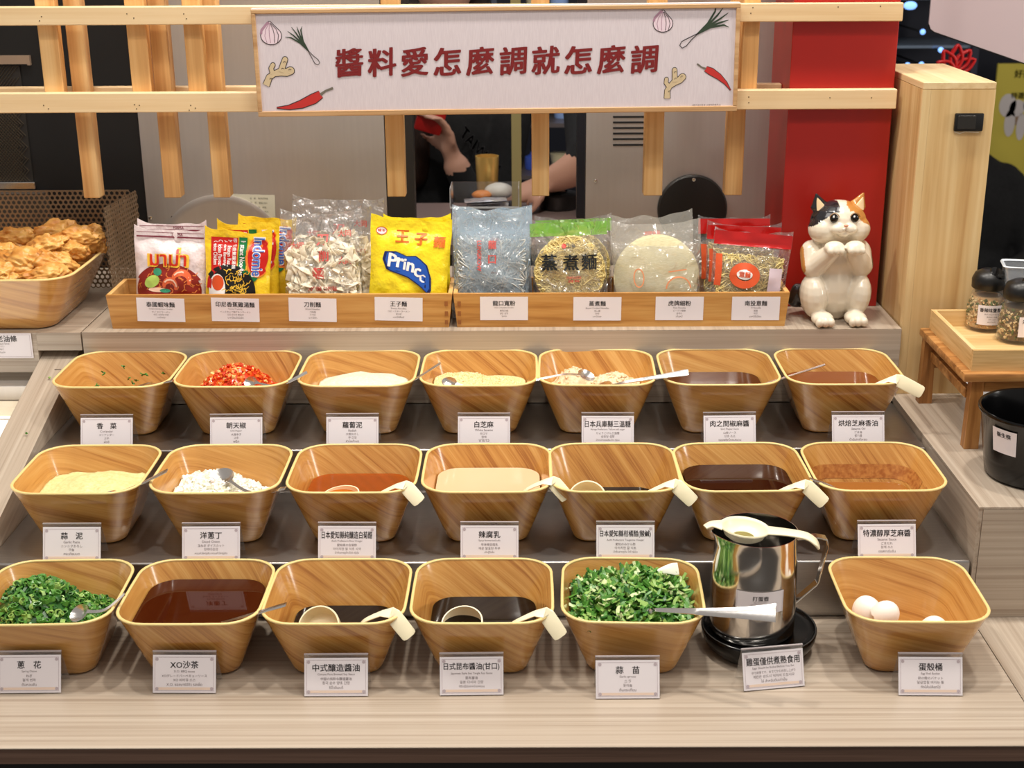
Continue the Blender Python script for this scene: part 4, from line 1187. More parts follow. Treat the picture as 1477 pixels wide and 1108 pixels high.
def shrimp_packet(g, label):
    g.build(label, PINKF, GRP1); w_, h, Z = g.w, g.h, g.Z; m_ = w_ / 2 - .003
    g.decal('broth_print', [clipz(ell2(.0, Z(.04), w_ * .50, Z(.47) - Z(.04), 44, 14), .004, h, m_)], REDB)
    rn = random.Random(5); sq = []
    for _ in range(60):
        x = rn.uniform(-m_, m_); z = rn.uniform(Z(0), Z(.42)); a = rn.uniform(0, 6.3)
        if (x / (w_ * .46)) ** 2 + ((z - Z(.04)) / (Z(.44) - Z(.04))) ** 2 > 1: continue
        sq.append(clipz(stroke2([(x, z), (x + .004 * cos(a), z + .004 * sin(a)), (x + .008 * cos(a + .7), z + .008 * sin(a + .7))], .0012), .005, h, m_))
    g.decal('noodle_print', sq, mat('noodle print', (226, 130, 60), .3), .0009)
    for cx, cz, r in ((.022, Z(.20), .013), (.004, Z(.10), .010)):
        P = [(cx + r * cos(a), cz + r * sin(a)) for a in [-.5 + k * .35 for k in range(12)]]
        g.decal('shrimp_print', [stroke2(P, [.004 + .006 * sin(pi * k / 11) for k in range(12)])], ORG, .0011)
        g.decal('shrimp_highlight', [stroke2([(cx + (r + .001) * cos(a), cz + (r + .001) * sin(a)) for a in [0 + k * .5 for k in range(6)]], .0025)], SHW, .0013)
    g.decal('cabbage_print', [ell2(-.026, Z(.17), .013, .009, 18, 4, .5)], CAB, .0011)
    g.decal('leaf_print', [ell2(-.017, Z(.33), .007, .006, 14, 3)], TEAL, .0013)
    g.decal('leaf_print', [ell2(-.004, Z(.03), .009, .003, 14, 3)], TEAL, .0013)
    g.decal('pale_print', [clipz(ell2(-.016, Z(.04), .016, .0035, 14, 3), .004)], SHW, .0012)
    g.decal('logo_outline', [text_in('มาม่า', 0, Z(.57), w_ * .80, .029, .055)], LOGY, .0015)
    g.decal('logo', [text_in('มาม่า', 0, Z(.57), w_ * .76, .026, .02)], LOGR, .0019)
    g.decal('top_print', [clipz(rect2(-w_ / 2 + .004, w_ / 2 - .004, Z(.88), Z(.905), 14, 1)), clipz(rect2(-w_ / 2 + .004, w_ / 2 - .004, Z(.955), Z(.965), 14, 1)), text_in('MAMA', w_ * .1, Z(.935), w_ * .5, .004, .02)], mat('maroon print', (116, 40, 56), .35), .0010)


b = Bag(192, 292, 325, .497, .022, 9, 1, 3); shrimp_packet(b, 'pink and red shrimp noodle packet, rear one of its pair')
b = Bag(181, 287, 336, .457, .034, 9, 2.5, 1); shrimp_packet(b, 'pink and red shrimp noodle packet, front one of its pair')

YEL = foil('yellow foil', (244, 204, 44), .2); RDF = mat('packet red', (196, 30, 22), .25); GNF = mat('packet green', (24, 116, 62), .25); BLF = mat('packet blue', (70, 110, 196), .3); WHF = mat('packet white', (246, 242, 238), .35)


def chicken_packet(g, label):
    g.build(label, YEL, 'yellow and red chicken noodle packets'); w_, h, Z = g.w, g.h, g.Z; m_ = w_ / 2 - .003
    g.decal('red_print', [rect2(-w_ * .40, w_ * .0, Z(.36), Z(.90), 8, 8)], RDF)
    g.decal('green_print', [rect2(w_ * .015, w_ * .14, Z(.26), Z(.91), 4, 10), clipz(ell2(w_ * .14, Z(.27), .020, .010, 20, 4), .02, h, m_)], GNF, .0008)
    g.decal('emblem_print', [clipz(ell2(w_ * .32, Z(.60), w_ * .19, Z(.94) - Z(.60), 24, 6), .02, Z(.92), m_)], mat('packet orange', (240, 130, 40), .3), .0009)
    g.decal('emblem_print', [clipz(ell2(w_ * .33, Z(.60), w_ * .165, Z(.91) - Z(.60), 24, 6), .02, Z(.92), m_)], RDF, .0011)
    g.decal('logo_outline', [turned('Indomie', w_ * .32, Z(.60), .060, .0175, .05)], WHF, .0014)
    g.decal('logo', [turned('Indomie', w_ * .32, Z(.60), .057, .0160, .02)], BLF, .0018)
    g.decal('lettering', [turned('Instant Noodles', w_ * .078, Z(.57), .052, .0078, .02)], WHF, .0013)
    for s_, dx, l in (('印尼香蕉雞湯麵', -.045, .046), ('Mi Instan Rasa', -.12, .040), ('Ayam Bawang', -.19, .040), ('Chicken Flavour', -.26, .040), ('Onion Chicken', -.33, .036)): g.decal('lettering', [turned(s_, w_ * dx, Z(.64), l, .0062, .02)], WHF, .0012)
    g.decal('bowl_print', [clipz(ell2(-.012, Z(.02), w_ * .42, Z(.46) - Z(.02), 30, 8), .004, h, m_)], mat('print black', (24, 20, 18), .3), .0012)
    g.decal('egg_print', [clipz(ell2(-.031, Z(.04), .014, Z(.30) - Z(.04), 20, 5), .004, h, m_)], WHF, .0014)
    g.decal('yolk_print', [clipz(ell2(-.030, Z(.15), .010, .012, 20, 4), .004, h, m_)], mat('yolk', (222, 84, 36), .3), .0016)
    rn = random.Random(3); st_ = []
    for _ in range(54):
        x = rn.uniform(-.016, .018); z = rn.uniform(Z(-.05), Z(.38)); a = rn.uniform(0, 6.3)
        st_.append(clipz(stroke2([(x, z), (x + .004 * cos(a), z + .004 * sin(a)), (x + .008 * cos(a + .6), z + .008 * sin(a + .6))], .0011), .005, h, m_))
    g.decal('noodle_print', st_, LOGY, .0016)
    g.decal('ribbon_print', [stroke2([(-.045, Z(.05)), (-.044, Z(.20)), (-.038, Z(.34)), (-.026, Z(.42))], .008)], RDF, .0015)


b = Bag(330, 414, 317, .514, .018, 9, 5, 12); chicken_packet(b, 'yellow and red chicken noodle packet, rearmost of three, offset to the right')
b = Bag(308, 398, 325, .488, .020, 9, 1, 15); chicken_packet(b, 'yellow and red chicken noodle packet, middle one of three')
b = Bag(284, 382, 337, .457, .026, 9, 3, 17); chicken_packet(b, 'yellow and red chicken noodle packet, front one of three')

# sliced noodles
NDW = noisy('dry noodle white', (228, 214, 184), (246, 238, 218), .5, 90)
PRR = mat('pink print', (206, 84, 76), .45)
def sliced_packet(g, label):
    g.build(label, FILM, 'clear bags of sliced noodles'); Z = g.Z
    reg = lambda x, z: abs(x) < g.w / 2 - .008 and .008 < z < Z(.62) + .012 * cos(x * 40)
    o = obj('sliced_noodles', strips(120, reg, lambda x, z: g.thick(x, z) * 1.12, 5 + g.seed, .012), NDW, g.t, smooth=60); o['kind'] = 'stuff'
    obj('noodle_core', box(-g.w / 2 + .012, g.w / 2 - .012, -.010, .006, .006, Z(.52), .005, 2), NDW, g.t)
    for q in (text_in('刀', .002, Z(.66), .024, .016, .03), text_in('削', .004, Z(.46), .024, .016, .03), text_in('麵', -.006, Z(.24), .024, .018, .03)): g.decal('title_lettering', [q], PRR, .0012)
    for q in (text_in('刀削麵 刀削麵', 0, Z(.04), g.w * .8, .007, .02), text_in('大同', -.038, Z(.60), .02, .010, .02), text_in('大同', .038, Z(.40), .02, .012, .02), text_in('大同', .036, Z(.74), .02, .010, .02)): g.decal('lettering', [q], PRR, .0012)
b = Bag(412, 545, 292, .500, .022, 9, 3, 22, top=.22); sliced_packet(b, 'clear crinkled bag of sliced white noodles, rear one of two')
b = Bag(403, 522, 312, .457, .036, 9, -1, 23, top=.20); sliced_packet(b, 'clear crinkled bag of sliced white noodles, front one of two')

# snack noodles: cap shape and wording only, no face
YELB = foil('bright yellow foil', (248, 220, 40), .24)
def snack_packet(g, label):
    g.build(label, YELB, 'yellow snack noodle packets'); w_, h, Z = g.w, g.h, g.Z
    OR = mat('orange print', (224, 112, 28), .4)
    g.decal('lettering', [text_in('王', -w_ * .10, Z(.78), .022, .0175, .05), text_in('子', w_ * .13, Z(.755), .022, .0175, .05), text_in('麵', w_ * .36, Z(.73), .022, .0175, .03)], OR)
    g.decal('logo', [ell2(-w_ * .36, Z(.84), .0088, .0060, 18, 3)], LOGR); g.decal('logo_ring', [ell2(-w_ * .36, Z(.84), .0075, .0047, 18, 3)], WHF, .0009)
    g.decal('logo_lettering', [text_in('味王', -w_ * .36, Z(.84), .011, .0055, .03)], LOGR, .0012)
    NV = mat('navy print', (22, 36, 92), .3); BLP = mat('cobalt print', (34, 84, 176), .3)
    zb = Z(.02)
    P = [(-.034, .032), (-.040, .046), (-.037, .057), (-.020, .058), (-.004, .052), (.010, .053), (.018, .048), (.028, .040), (.035, .022), (.036, .004), (.032, -.002), (.018, .010), (.0, .021), (-.016, .026), (-.028, .029)]
    P = [(x, z + zb) for x, z in P]
    def fillp(P, s):
        cx = sum(p[0] for p in P) / len(P) + .004; cz = sum(p[1] for p in P) / len(P) + .004
        Q = [(cx + (p[0] - cx) * s, cz + (p[1] - cz) * s) for p in P]; V = [(cx, cz)]; F = []
        for r in range(1, 5): V += [(cx + (p[0] - cx) * r / 4, cz + (p[1] - cz) * r / 4) for p in Q]
        n = len(P)
        for k in range(n):
            F.append((0, 1 + k, 1 + (k + 1) % n))
            for r in range(3): a = 1 + r * n + k; b_ = 1 + r * n + (k + 1) % n; F.append((a, a + n, b_ + n, b_))
        return V, F
    g.decal('blue_print', [fillp(P, 1.07)], NV, .0009); g.decal('blue_print', [fillp(P, .97)], BLP, .0012)
    pcs = [text_in(ch, x, z + zb, .02, s, .012 if ch == 'e' else .034, .1, -.12 if ch == 'e' else -.25) for ch, x, z, s in (('P', -.0265, .0450, .0200), ('r', -.0140, .0420, .0140), ('i', -.0065, .0405, .0160), ('n', .0030, .0365, .0130), ('c', .0145, .0290, .0125), ('e', .0235, .0200, .0115))]
    g.decal('brand_lettering', pcs, WHF, .0017)
b = Bag(552, 650, 317, .500, .022, 8, 0, 31, top=.12); snack_packet(b, 'bright yellow snack noodle packet, rear one of two')
b = Bag(523, 642, 322, .457, .034, 8, 4.0, 33, top=.12); snack_packet(b, 'bright yellow snack noodle packet, front one of two')

# glass noodles
GLN = noisy('glass noodles', (176, 178, 174), (206, 206, 200), .35, 90, .4)
def glass_packet(g, label):
    g.build(label, FILMB, 'bluish bags of glass noodles'); w_, h, Z = g.w, g.h, g.Z
    reg = lambda x, z: abs(x) < w_ / 2 - .008 and .008 < z < Z(.66)
    o = obj('glass_noodles', strands(230, 1, reg, lambda x, z: g.thick(x, z), .0010, .005, g.seed, .30, 22), GLN, g.t, smooth=180); o['kind'] = 'stuff'
    obj('noodle_core', box(-w_ / 2 + .014, w_ / 2 - .014, -.005, .006, .006, Z(.55), .004, 2), GLN, g.t)
    g.decal('lettering', [turned('LUNGKOW', -w_ * .16, Z(.44), .046, .0066, .03), text_in('龍', .001, Z(.58), .014, .0125, .03), text_in('口', .001, Z(.40), .014, .0125, .03)], PRR, .0012)
    g.decal('lettering', [text_in('寬粉條', .004, Z(.24), .010, .003, .02)], INKL, .0012)
b = Bag(660, 770, 304, .500, .022, 7, -1, 41, top=.16); glass_packet(b, 'bluish clear bag of glass noodles, rear one of two')
b = Bag(649, 765, 306, .457, .036, 7, 1, 42, top=.18); glass_packet(b, 'bluish clear bag of glass noodles, front one of two')

# steamed round noodles
NDY = noisy('yellow noodle', (216, 192, 116), (240, 222, 158), .5, 120)
LGR = film('green film', (128, 196, 66), .66, .25, .8)
def steam_packet(g, label):
    g.build(label, FILM, 'green-topped bags of steamed noodles'); w_, h, Z = g.w, g.h, g.Z
    R = w_ * .46; cz = Z(.28)
    reg = lambda x, z: (x * x + (z - cz) ** 2) < R * R and z > .008
    o = obj('noodle_strands', strands(420, 1, reg, lambda x, z: max(.009, g.thick(x, z)), .0009, .0035, g.seed, 1.2, 22), NDY, g.t, smooth=180); o['kind'] = 'stuff'
    obj('noodle_cake', xf(lathe([(R * .93, -.006), (R * .98, 0), (R * .93, .006), (R * .3, .007)], 36), Matrix.Translation((0, 0, max(cz, R + .001))) @ Matrix.Rotation(pi / 2, 4, 'X')), NDY, g.t, smooth=60)
    g.decal('green_band', [rect2(-w_ / 2 + .001, w_ / 2 - .001, Z(.80), Z(.995), 20, 5)], LGR, .0008)
    BK = mat('brush black', (26, 30, 30), .4)
    g.decal('lettering', [text_in('蒸', -w_ * .27, Z(.43), .026, .024, .04), text_in('煮', .002, Z(.42), .026, .024, .03), text_in('麵', w_ * .26, Z(.42), .026, .024, .02)], BK, .0014)
    g.decal('logo', [ell2(-.008, Z(.66), .0036, .0036, 14, 2)], LOGR, .0014); g.decal('logo_lettering', [text_in('口福', .004, Z(.66), .011, .0052, .03)], BK, .0014)
    g.decal('small_lettering', [text_in('STEAM NOODLE', .006, Z(.20), .024, .004, .02), text_in('健康 美味', .006, Z(.15), .02, .004, .02)], PRR, .0014)
b = Bag(776, 888, 317, .500, .020, 7, -2, 51); steam_packet(b, 'green-topped clear bag with a round noodle cake, rear one of two')
b = Bag(768, 882, 323, .457, .034, 7, -2, 52); steam_packet(b, 'green-topped clear bag with a round noodle cake, front one of two')

# vermicelli
VER = noisy('vermicelli', (214, 204, 158), (232, 224, 184), .5, 160, .4, stretch=(1, 1, 6))
def verm_packet(g, label):
    g.build(label, FILMH, 'hazy bags of rice vermicelli'); w_, h, Z = g.w, g.h, g.Z
    R = w_ * .475
    obj('noodle_cake', xf(lathe([(.01, -.011), (R * .6, -.0105), (R * .85, -.006), (R * .97, -.002), (R * .98, .002), (R * .85, .006), (.01, .009)], 40), Matrix.Translation((0, 0, R * .98)) @ Matrix.Scale(1.02, 4, (1, 0, 0)) @ Matrix.Rotation(pi / 2, 4, 'X')), VER, g.t, smooth=60)
    OP = mat('pale orange print', (222, 142, 96), .5)
    P = [(.034 + .020 * cos(a), Z(.02) + .018 * sin(a)) for a in [k * .26 for k in range(13)]]
    g.decal('logo', [stroke2(P, .0022), stroke2([(.018, Z(.28)), (.048, Z(.30))], .0018)], OP, .0011)
    P = [(-.030 + .008 * cos(a), Z(.20) + .014 * sin(a)) for a in [k * .4 for k in range(17)]]
    g.decal('logo', [stroke2(P, .0018)], OP, .0011); g.decal('lettering', [text_in('虎牌米粉', .0, Z(.76), .030, .006, .03)], PRR, .0011)
b = Bag(890, 1010, 314, .500, .022, 8, -4, 61, top=.16); verm_packet(b, 'hazy bag of pale rice vermicelli, rear one of two')
b = Bag(886, 1018, 326, .457, .036, 8, -2, 62, top=.2); verm_packet(b, 'hazy bag of pale rice vermicelli, front one of two')

# egg noodles with red header
RH = mat('red header film', (184, 22, 20), .2, Coat_Weight=.5)
def egg_packet(g, label):
    g.build(label, FILM, 'red-topped bags of egg noodles'); w_, h, Z = g.w, g.h, g.Z
    g.decal('red_header', [rect2(-w_ / 2 + .0006, w_ / 2 - .0006, Z(.76), Z(.995), 20, 6)], RH, .0008)
    reg = lambda x, z: abs(x) < w_ / 2 - .010 and .008 < z < Z(.62)
    obj('noodle_core', box(-w_ / 2 + .012, w_ / 2 - .012, -.006, .006, .006, Z(.54), .005, 2), NDY, g.t)
    o = obj('noodle_strands', strands(170, 1, reg, lambda x, z: g.thick(x, z), .0010, .004, g.seed, .8, 20), NDY, g.t, smooth=180); o['kind'] = 'stuff'
    OP = mat('orange film print', (224, 92, 48), .35)
    P = [(-.010 + .019 * cos(a), Z(.26) + .014 * sin(a)) for a in [k * .32 for k in range(21)]]
    g.decal('orange_print', [clipz(stroke2(P, .012), .004, h, w_ / 2 - .003), clipz(rect2(-w_ / 2 + .004, -w_ / 2 + .014, Z(.05), Z(.60), 2, 8), .004)], OP, .0011)
    g.decal('white_print', [ell2(-.010, Z(.28), .013, .008, 18, 4)], WHF, .0012)
    g.decal('label_print', [rect2(w_ * .24, w_ * .42, Z(.0), Z(.42), 3, 6)], mat('lilac label', (214, 196, 206), .5), .0012)
    g.decal('lettering', [text_in('意麵', -.010, Z(.28), .020, .009, .03)], OP, .0015)
b = Bag(1008, 1112, 316, .512, .018, 7, 0, 74, top=.2); egg_packet(b, 'red-topped bag of egg noodles, rearmost of three')
b = Bag(1016, 1124, 327, .487, .020, 7, 2.5, 71); egg_packet(b, 'red-topped bag of egg noodles, middle one of three')
b = Bag(1022, 1137, 337, .457, .026, 7, 5, 73); egg_packet(b, 'red-topped bag of egg noodles, front one of three')

# ------------------------------------------------------------------ clear box of silver packets behind the trays
YX = .652; a = at(650, 300, y=YX - .03); b = at(748, 300, y=YX - .03); zt_ = at(700, 268, y=YX).z
t = thing('clear_box', 'clear plastic box with silver sachets behind the glass noodle bags', 'box', ((a.x + b.x) / 2, YX, HS + .0010))
hw = (b.x - a.x) / 2; hh = zt_ - HS
for q in ((-hw, -hw + .0015, -.033, .033, 0, hh), (hw - .0015, hw, -.033, .033, 0, hh), (-hw + .0016, hw - .0016, -.033, -.0315, 0, hh - .030), (-hw + .0016, hw - .0016, .0315, .033, 0, hh), (-hw + .0016, hw - .0016, -.031, .031, 0, .0015)):
    obj('box_panel', box(*q), ACR, t)
obj('box_rim', join(box(-hw - .001, hw + .001, -.0345, -.0332, hh - .032, hh - .029), box(-hw - .001, -hw - .0001, -.0332, .033, hh - .032, hh), box(hw + .0001, hw + .001, -.0332, .033, hh - .032, hh)), mat('clear edge', (200, 204, 208), .2), t)
SILV = noisy('silver sachet', (196, 194, 200), (232, 230, 234), .22, 60, .8, metal=.7)
random.seed(5)
SL = ('topmost crumpled silver sachet', 'second crumpled silver sachet from the top', 'third crumpled silver sachet from the top', 'fourth crumpled silver sachet from the top')
for k in range(4):
    V, F = rect2(-.035, .035, -.024, .024, 8, 6)
    V3 = [(x, y, .003 * noise.noise(Vector((x * 80, y * 80, k))) + .0035 * (1 - (x / .035) ** 2) * (1 - (y / .024) ** 2)) for x, y in V]; n = len(V3)
    F3 = list(F) + [tuple(i + n for i in f[::-1]) for f in F]
    V3 += [(x, y, z - .0045 * (1 - (x / .0352) ** 2)) for x, y, z in V3]
    o = obj('silver_sachet', (V3, F3), SILV, None, (t.location.x + random.uniform(-.005, .005), t.location.y + random.uniform(-.003, .003), HS + hh - .050 + k * .0090), (random.uniform(-.10, .10), random.uniform(-.08, .08), random.uniform(-.08, .08)), smooth=180)
    tag(o, SL[3 - k] + ' in the clear box', 'sachet', 'silver sachets in the clear box')
tag(obj('sachet_carton', box(t.location.x - hw + .004, t.location.x + hw - .004, YX - .028, YX + .028, HS + .0030, HS + hh - .058), mat('carton white', (210, 208, 206), .5)), 'pale carton under the silver sachets in the clear box', 'carton')

# ------------------------------------------------------------------ cat figurine
def ell(c, r, rot=(0, 0, 0), n=16, m_=10):
    V, F = [], []
    M = Matrix.Translation(c) @ (Matrix.Rotation(rot[2], 4, 'Z') @ Matrix.Rotation(rot[1], 4, 'Y') @ Matrix.Rotation(rot[0], 4, 'X'))
    rings = [[(r[0] * sin(pi * (k + .02) / (m_ + .04)) * cos(2 * pi * j / n), r[1] * sin(pi * (k + .02) / (m_ + .04)) * sin(2 * pi * j / n), r[2] * cos(pi * (k + .02) / (m_ + .04))) for j in range(n)] for k in range(m_ + 1)]
    V, F = loft(rings[::-1]); return [M @ Vector(v) for v in V], F


def caps(a, b, ra, rb, n=14, steps=8):
    a, b = Vector(a), Vector(b); d_ = (b - a); L_ = d_.length; q = d_.to_track_quat('Z', 'Y').to_matrix().to_4x4(); M = Matrix.Translation(a) @ q
    prof = [(ra * sin(t), -ra * cos(t)) for t in [.05 + (pi / 2 - .05) * k / 5 for k in range(6)]] + [(rb * cos(t), L_ + rb * sin(t)) for t in [(pi / 2 - .05) * k / 5 for k in range(6)]]
    return xf(lathe(prof, n), M)


def fuse(name, parts, voxel, mats, smooth_it=4, parent=None, loc=None, rot=None, paint=None, soft=.5):
    """weld overlapping volumes into one continuous skin"""
    V, F = join(*parts); me = mesh(name + '_raw', V, F, [])
    o = bpy.data.objects.new(name + '_raw', me); COL.objects.link(o)
    r = o.modifiers.new('r', 'REMESH'); r.mode = 'VOXEL'; r.voxel_size = voxel; r.use_smooth_shade = True
    s = o.modifiers.new('s', 'SMOOTH'); s.factor = soft; s.iterations = smooth_it
    dg = bpy.context.evaluated_depsgraph_get(); m2 = bpy.data.meshes.new_from_object(o.evaluated_get(dg)); m2.name = name
    bpy.data.objects.remove(o); bpy.data.meshes.remove(me)
    m2.materials.clear()
    for q in (mats if isinstance(mats, (list, tuple)) else [mats]): m2.materials.append(q)
    m2.shade_smooth()
    if paint:
        ca = m2.color_attributes.new('paint', 'FLOAT_COLOR', 'POINT')
        for i, v in enumerate(m2.vertices): ca.data[i].color = paint(v.co)
    return obj(name, m2, None, parent, loc, rot)


pc = at(1209, 472, z=HS)
cat = thing('cat_figurine', 'glazed calico cat figurine begging with raised paws beside the tray', 'figurine', (pc.x - .0005, pc.y + .050, HS + .0010), (0, 0, radians(4)))
P_ = []
P_.append(ell((0, .010, .048), (.043, .040, .056)))            # belly
P_.append(ell((0, .008, .094), (.040, .035, .046)))            # chest
P_.append(ell((0, .000, .155), (.0445, .036, .0335)))          # head
P_.append(ell((-.024, -.008, .145), (.0245, .026, .0225)))     # cheeks
P_.append(ell((.024, -.008, .145), (.0245, .026, .0225)))
P_.append(ell((-.009, -.0345, .150), (.012, .008, .0085))); P_.append(ell((.009, -.0345, .150), (.012, .008, .0085)))    # muzzle
P_.append(ell((0, -.032, .143), (.010, .008, .006)))
for s in (-1, 1):
    P_.append(ell((s * .034, -.012, .040), (.0215, .032, .036), (.1, s * .12, 0)))     # thigh
    P_.append(ell((s * .026, -.040, .011), (.0175, .022, .0110)))                      # foot
    P_.append(caps((s * .036, .002, .106), (s * .037, -.012, .088), .020, .0195))      # upper arm
    P_.append(caps((s * .037, -.014, .088), (s * .018, -.038, .116), .0175, .0135))    # forearm
    P_.append(ell((s * .0160, -.044, .1235), (.0165, .013, .0105)))                    # paw
    ba, tp = Vector((s * .027, .004, .176)), Vector((s * .0365, .000, .1975))          # ear
    for q in range(7):
        f = q / 6; c_ = ba.lerp(tp, f); P_.append(ell(tuple(c_), (.0145 * (1 - f) + .0022, .0075 * (1 - f) + .0022, .006 * (1 - f) + .0022), n=12, m_=6))
    for q in (-1, 0, 1):
        P_.append(ell((s * .0160 + q * .0088, -.053, .1205), (.0052, .0062, .0062)))
        P_.append(ell((s * .026 + q * .0092, -.057, .0088), (.0060, .007, .0078)))
# tail curls at the left
P_.append(caps((-.030, .030, .022), (-.054, .020, .026), .013, .013)); P_.append(caps((-.054, .020, .026), (-.053, .010, .044), .013, .011))
def cat_paint(c):
    x, y, z = c; nn = .004 * noise.noise(Vector((x * 60, y * 60, z * 60)))
    W = hexc(236, 225, 204); K = hexc(32, 30, 34); O = hexc(196, 134, 66)
    x += nn; z += nn * .6
    col = W
    if z > .128:
        side = abs(x)
        top = z > .1745 - max(0, side - .014) * .75                      # patch reaches lower towards the temples
        if x < -.006 and (top or (y > -.004 and z > .150)): col = K
        if x > .008 and (top or (y > -.004 and z > .140)): col = O
        if y > .016: col = K if x < 0 else O
    else:
        if y > .022: col = O if x < -.01 else (K if x > .012 else W)
        if x < -.0525 and z > .072: col = O
        if x > .0525 and .066 < z < .112: col = K
    if x < -.045 and z < .060 and y > -.003: col = K
    return col
CATM = mat('glazed ceramic', (240, 232, 220), .16, Coat_Weight=.6); nt = CATM.node_tree
vc = nd(CATM, 'ShaderNodeVertexColor', layer_name='paint'); nt.links.new(vc.outputs['Color'], nt.nodes['Principled BSDF'].inputs['Base Color'])
fuse('cat_body', P_, .0016, CATM, 4, cat, paint=cat_paint)
for s in (-1, 1):
    base = Vector((s * .0275, -.0050, .1740)); tip = Vector((s * .0355, -.0030, .1925)); rings = []
    for k in range(5):
        f = k / 4; c = base.lerp(tip, f) + Vector((0, -.0035 * (1 - f), 0)); w_ = .0085 * (1 - f) ** .8 + .0006
        rings.append([c + Vector((w_ * cos(2 * pi * j / 14), .0014 * sin(2 * pi * j / 14), 0)) for j in range(14)])
    obj('inner_ear', loft(rings), mat('inner ear', (232, 204, 160), .3), cat, smooth=60)
    ex, ez = s * .0160, .1665
    e = obj('eye', ell((ex, -.0320, ez), (.0066, .0046, .0068), n=20), mat('eye black', (14, 10, 10), .05), cat, smooth=180)
    obj('eye_glint', ell((ex - .002, -.0362, ez + .0028), (.0016, .0008, .0016), n=10, m_=6), mat('glint white', (250, 250, 250), .1), e, smooth=180)  # highlight on the eye modelled as a white dot
    P = [(ex + .0074 * cos(a), -.0338, ez + .0002 + .0078 * sin(a)) for a in [.2 + k * .25 for k in range(12)]]
    obj('eyelid', tube(P, .0008, 6), mat('eyelid brown', (150, 110, 66), .3), cat, smooth=60)
obj('nose', ell((0, -.0428, .1570), (.0036, .0022, .0024), n=14, m_=8), mat('nose pink', (222, 158, 126), .3), cat, smooth=180)
obj('mouth', join(tube([(0, -.0436, .1548), (0, -.0428, .1495)], .0005, 6), tube([(0, -.0428, .1492), (-.006, -.0426, .1468), (-.012, -.0415, .1478)], .0005, 6), tube([(0, -.0428, .1492), (.006, -.0426, .1468), (.012, -.0415, .1478)], .0005, 6)), mat('mouth line', (170, 146, 120), .4), cat)

# ------------------------------------------------------------------ left: fried dough basket, perforated stand, card
bx = -.697 - .36 / 2 + .0
D = DBIG
gb = bowl((bx, .410 + .128, HS + .0010), 'large wood-print basket full of golden fried dough', None, 0, D, .004, BOWLW2, 'dough_basket', 'basket')
DOU = noisy('fried dough', (192, 120, 44), (234, 182, 100), .40, 30, .9, dist=.004)
rn = random.Random(11)
def dough(loc, r, label, seed, rot):
    bm = bmesh.new(); bmesh.ops.create_icosphere(bm, subdivisions=5, radius=1)
    for v in bm.verts:
        c = v.co; k = 1 + .34 * noise.noise(c * 1.5 + Vector((seed, 0, 0))) + .16 * (1 - 2 * abs(noise.noise(c * 2.6 + Vector((0, seed, 0))))) + .11 * noise.noise(c * 5 + Vector((0, 0, seed))) + .07 * noise.noise(c * 12 + Vector((0, 5, seed)))
        v.co = Vector((c.x * r[0] * 1.15, c.y * r[1], c.z * r[2] * (1 + .25 * noise.noise(Vector((c.x * 2, seed, 0)))))) * k
    V = [v.co.copy() for v in bm.verts]; F = [tuple(v.index for v in f.verts) for f in bm.faces]; bm.free()
    o = obj('fried_dough', (V, F), DOU, None, loc, rot, smooth=180)
    return tag(o, label, 'fried dough', 'fried dough pieces in the basket')
DP = [((130, 342), .610, (.022, .020, .018), 'golden fried dough piece at the right back corner of the basket'), ((112, 345), .580, (.030, .020, .017), 'shiny fried dough piece beside the right corner one'),
      ((84, 340), .620, (.034, .020, .020), 'tallest fried dough piece in the middle of the heap'), ((66, 358), .560, (.032, .022, .018), 'fried dough piece below the tallest one'),
      ((30, 345), .610, (.030, .022, .018), 'darker fried dough piece at the back left of the heap'), ((80, 382), .490, (.032, .024, .019), 'large folded fried dough piece at the front right'),
      ((32, 382), .480, (.038, .026, .022), 'pale ridged fried dough piece at the front'), ((4, 368), .530, (.030, .022, .018), 'fried dough piece cut by the left picture edge'),
      ((110, 364), .540, (.020, .017, .014), 'small fried dough piece near the right rim'), ((66, 398), .450, (.028, .020, .015), 'flat fried dough piece at the front rim'),
      ((4, 396), .450, (.024, .020, .015), 'fried dough piece at the front rim, by the left picture edge'), ((142, 354), .600, (.014, .015, .013), 'small pale fried dough piece against the right rim')]
for k, ((u, v), y, r, lb_) in enumerate(DP):
    p = at(u, v, y=y); p.z = max(p.z, HS + .03)
    dough(p, r, lb_, k * 3.7, (rn.uniform(-.3, .3), rn.uniform(-.4, .4), rn.uniform(-.6, .6)))
# hidden lower layer of dough
V, F = rrect(.28, .19, .04, .0), None
o = obj('fried_dough', loft([[(x, y, .008) for x, y, z in section(.008, D, .014)], [(x, y, .058) for x, y, z in section(.058, D, .012)]]), DOU, None, gb.location, smooth=40)
tag(o, 'packed lower layer of fried dough filling the basket', 'fried dough', kind='stuff')

# perforated stand
PERF = mat('dark bronze mesh', (150, 130, 106), .42, .75)
def perforated(W_, H_, pitch=.0088, hole=.0034, th=.0012, slope=None):
    V, F = [], []; rr = pitch / sqrt(3)
    j = 0; z = rr
    while z < H_:
        i = 0; x = (pitch / 2 if j % 2 else 0)
        while x < W_:
            if slope is None or z < slope(x):
                n = len(V)
                for R_ in (rr * 1.0, hole):
                    for y in (0, th):
                        for k in range(6): a = pi / 6 + k * pi / 3; V.append((x + R_ * cos(a), y, z + R_ * sin(a)))
                for k in range(6):
                    k2 = (k + 1) % 6
                    F += [(n + k, n + k2, n + 12 + k2, n + 12 + k), (n + 6 + k2, n + 6 + k, n + 18 + k, n + 18 + k2), (n + 12 + k, n + 12 + k2, n + 18 + k2, n + 18 + k)]
            x += pitch; i += 1
        z += rr * 1.5; j += 1
    return V, F
mh = thing('perforated_stand', 'dark perforated metal guard bent around the dough basket', 'guard', (0, 0, HS + .0008))
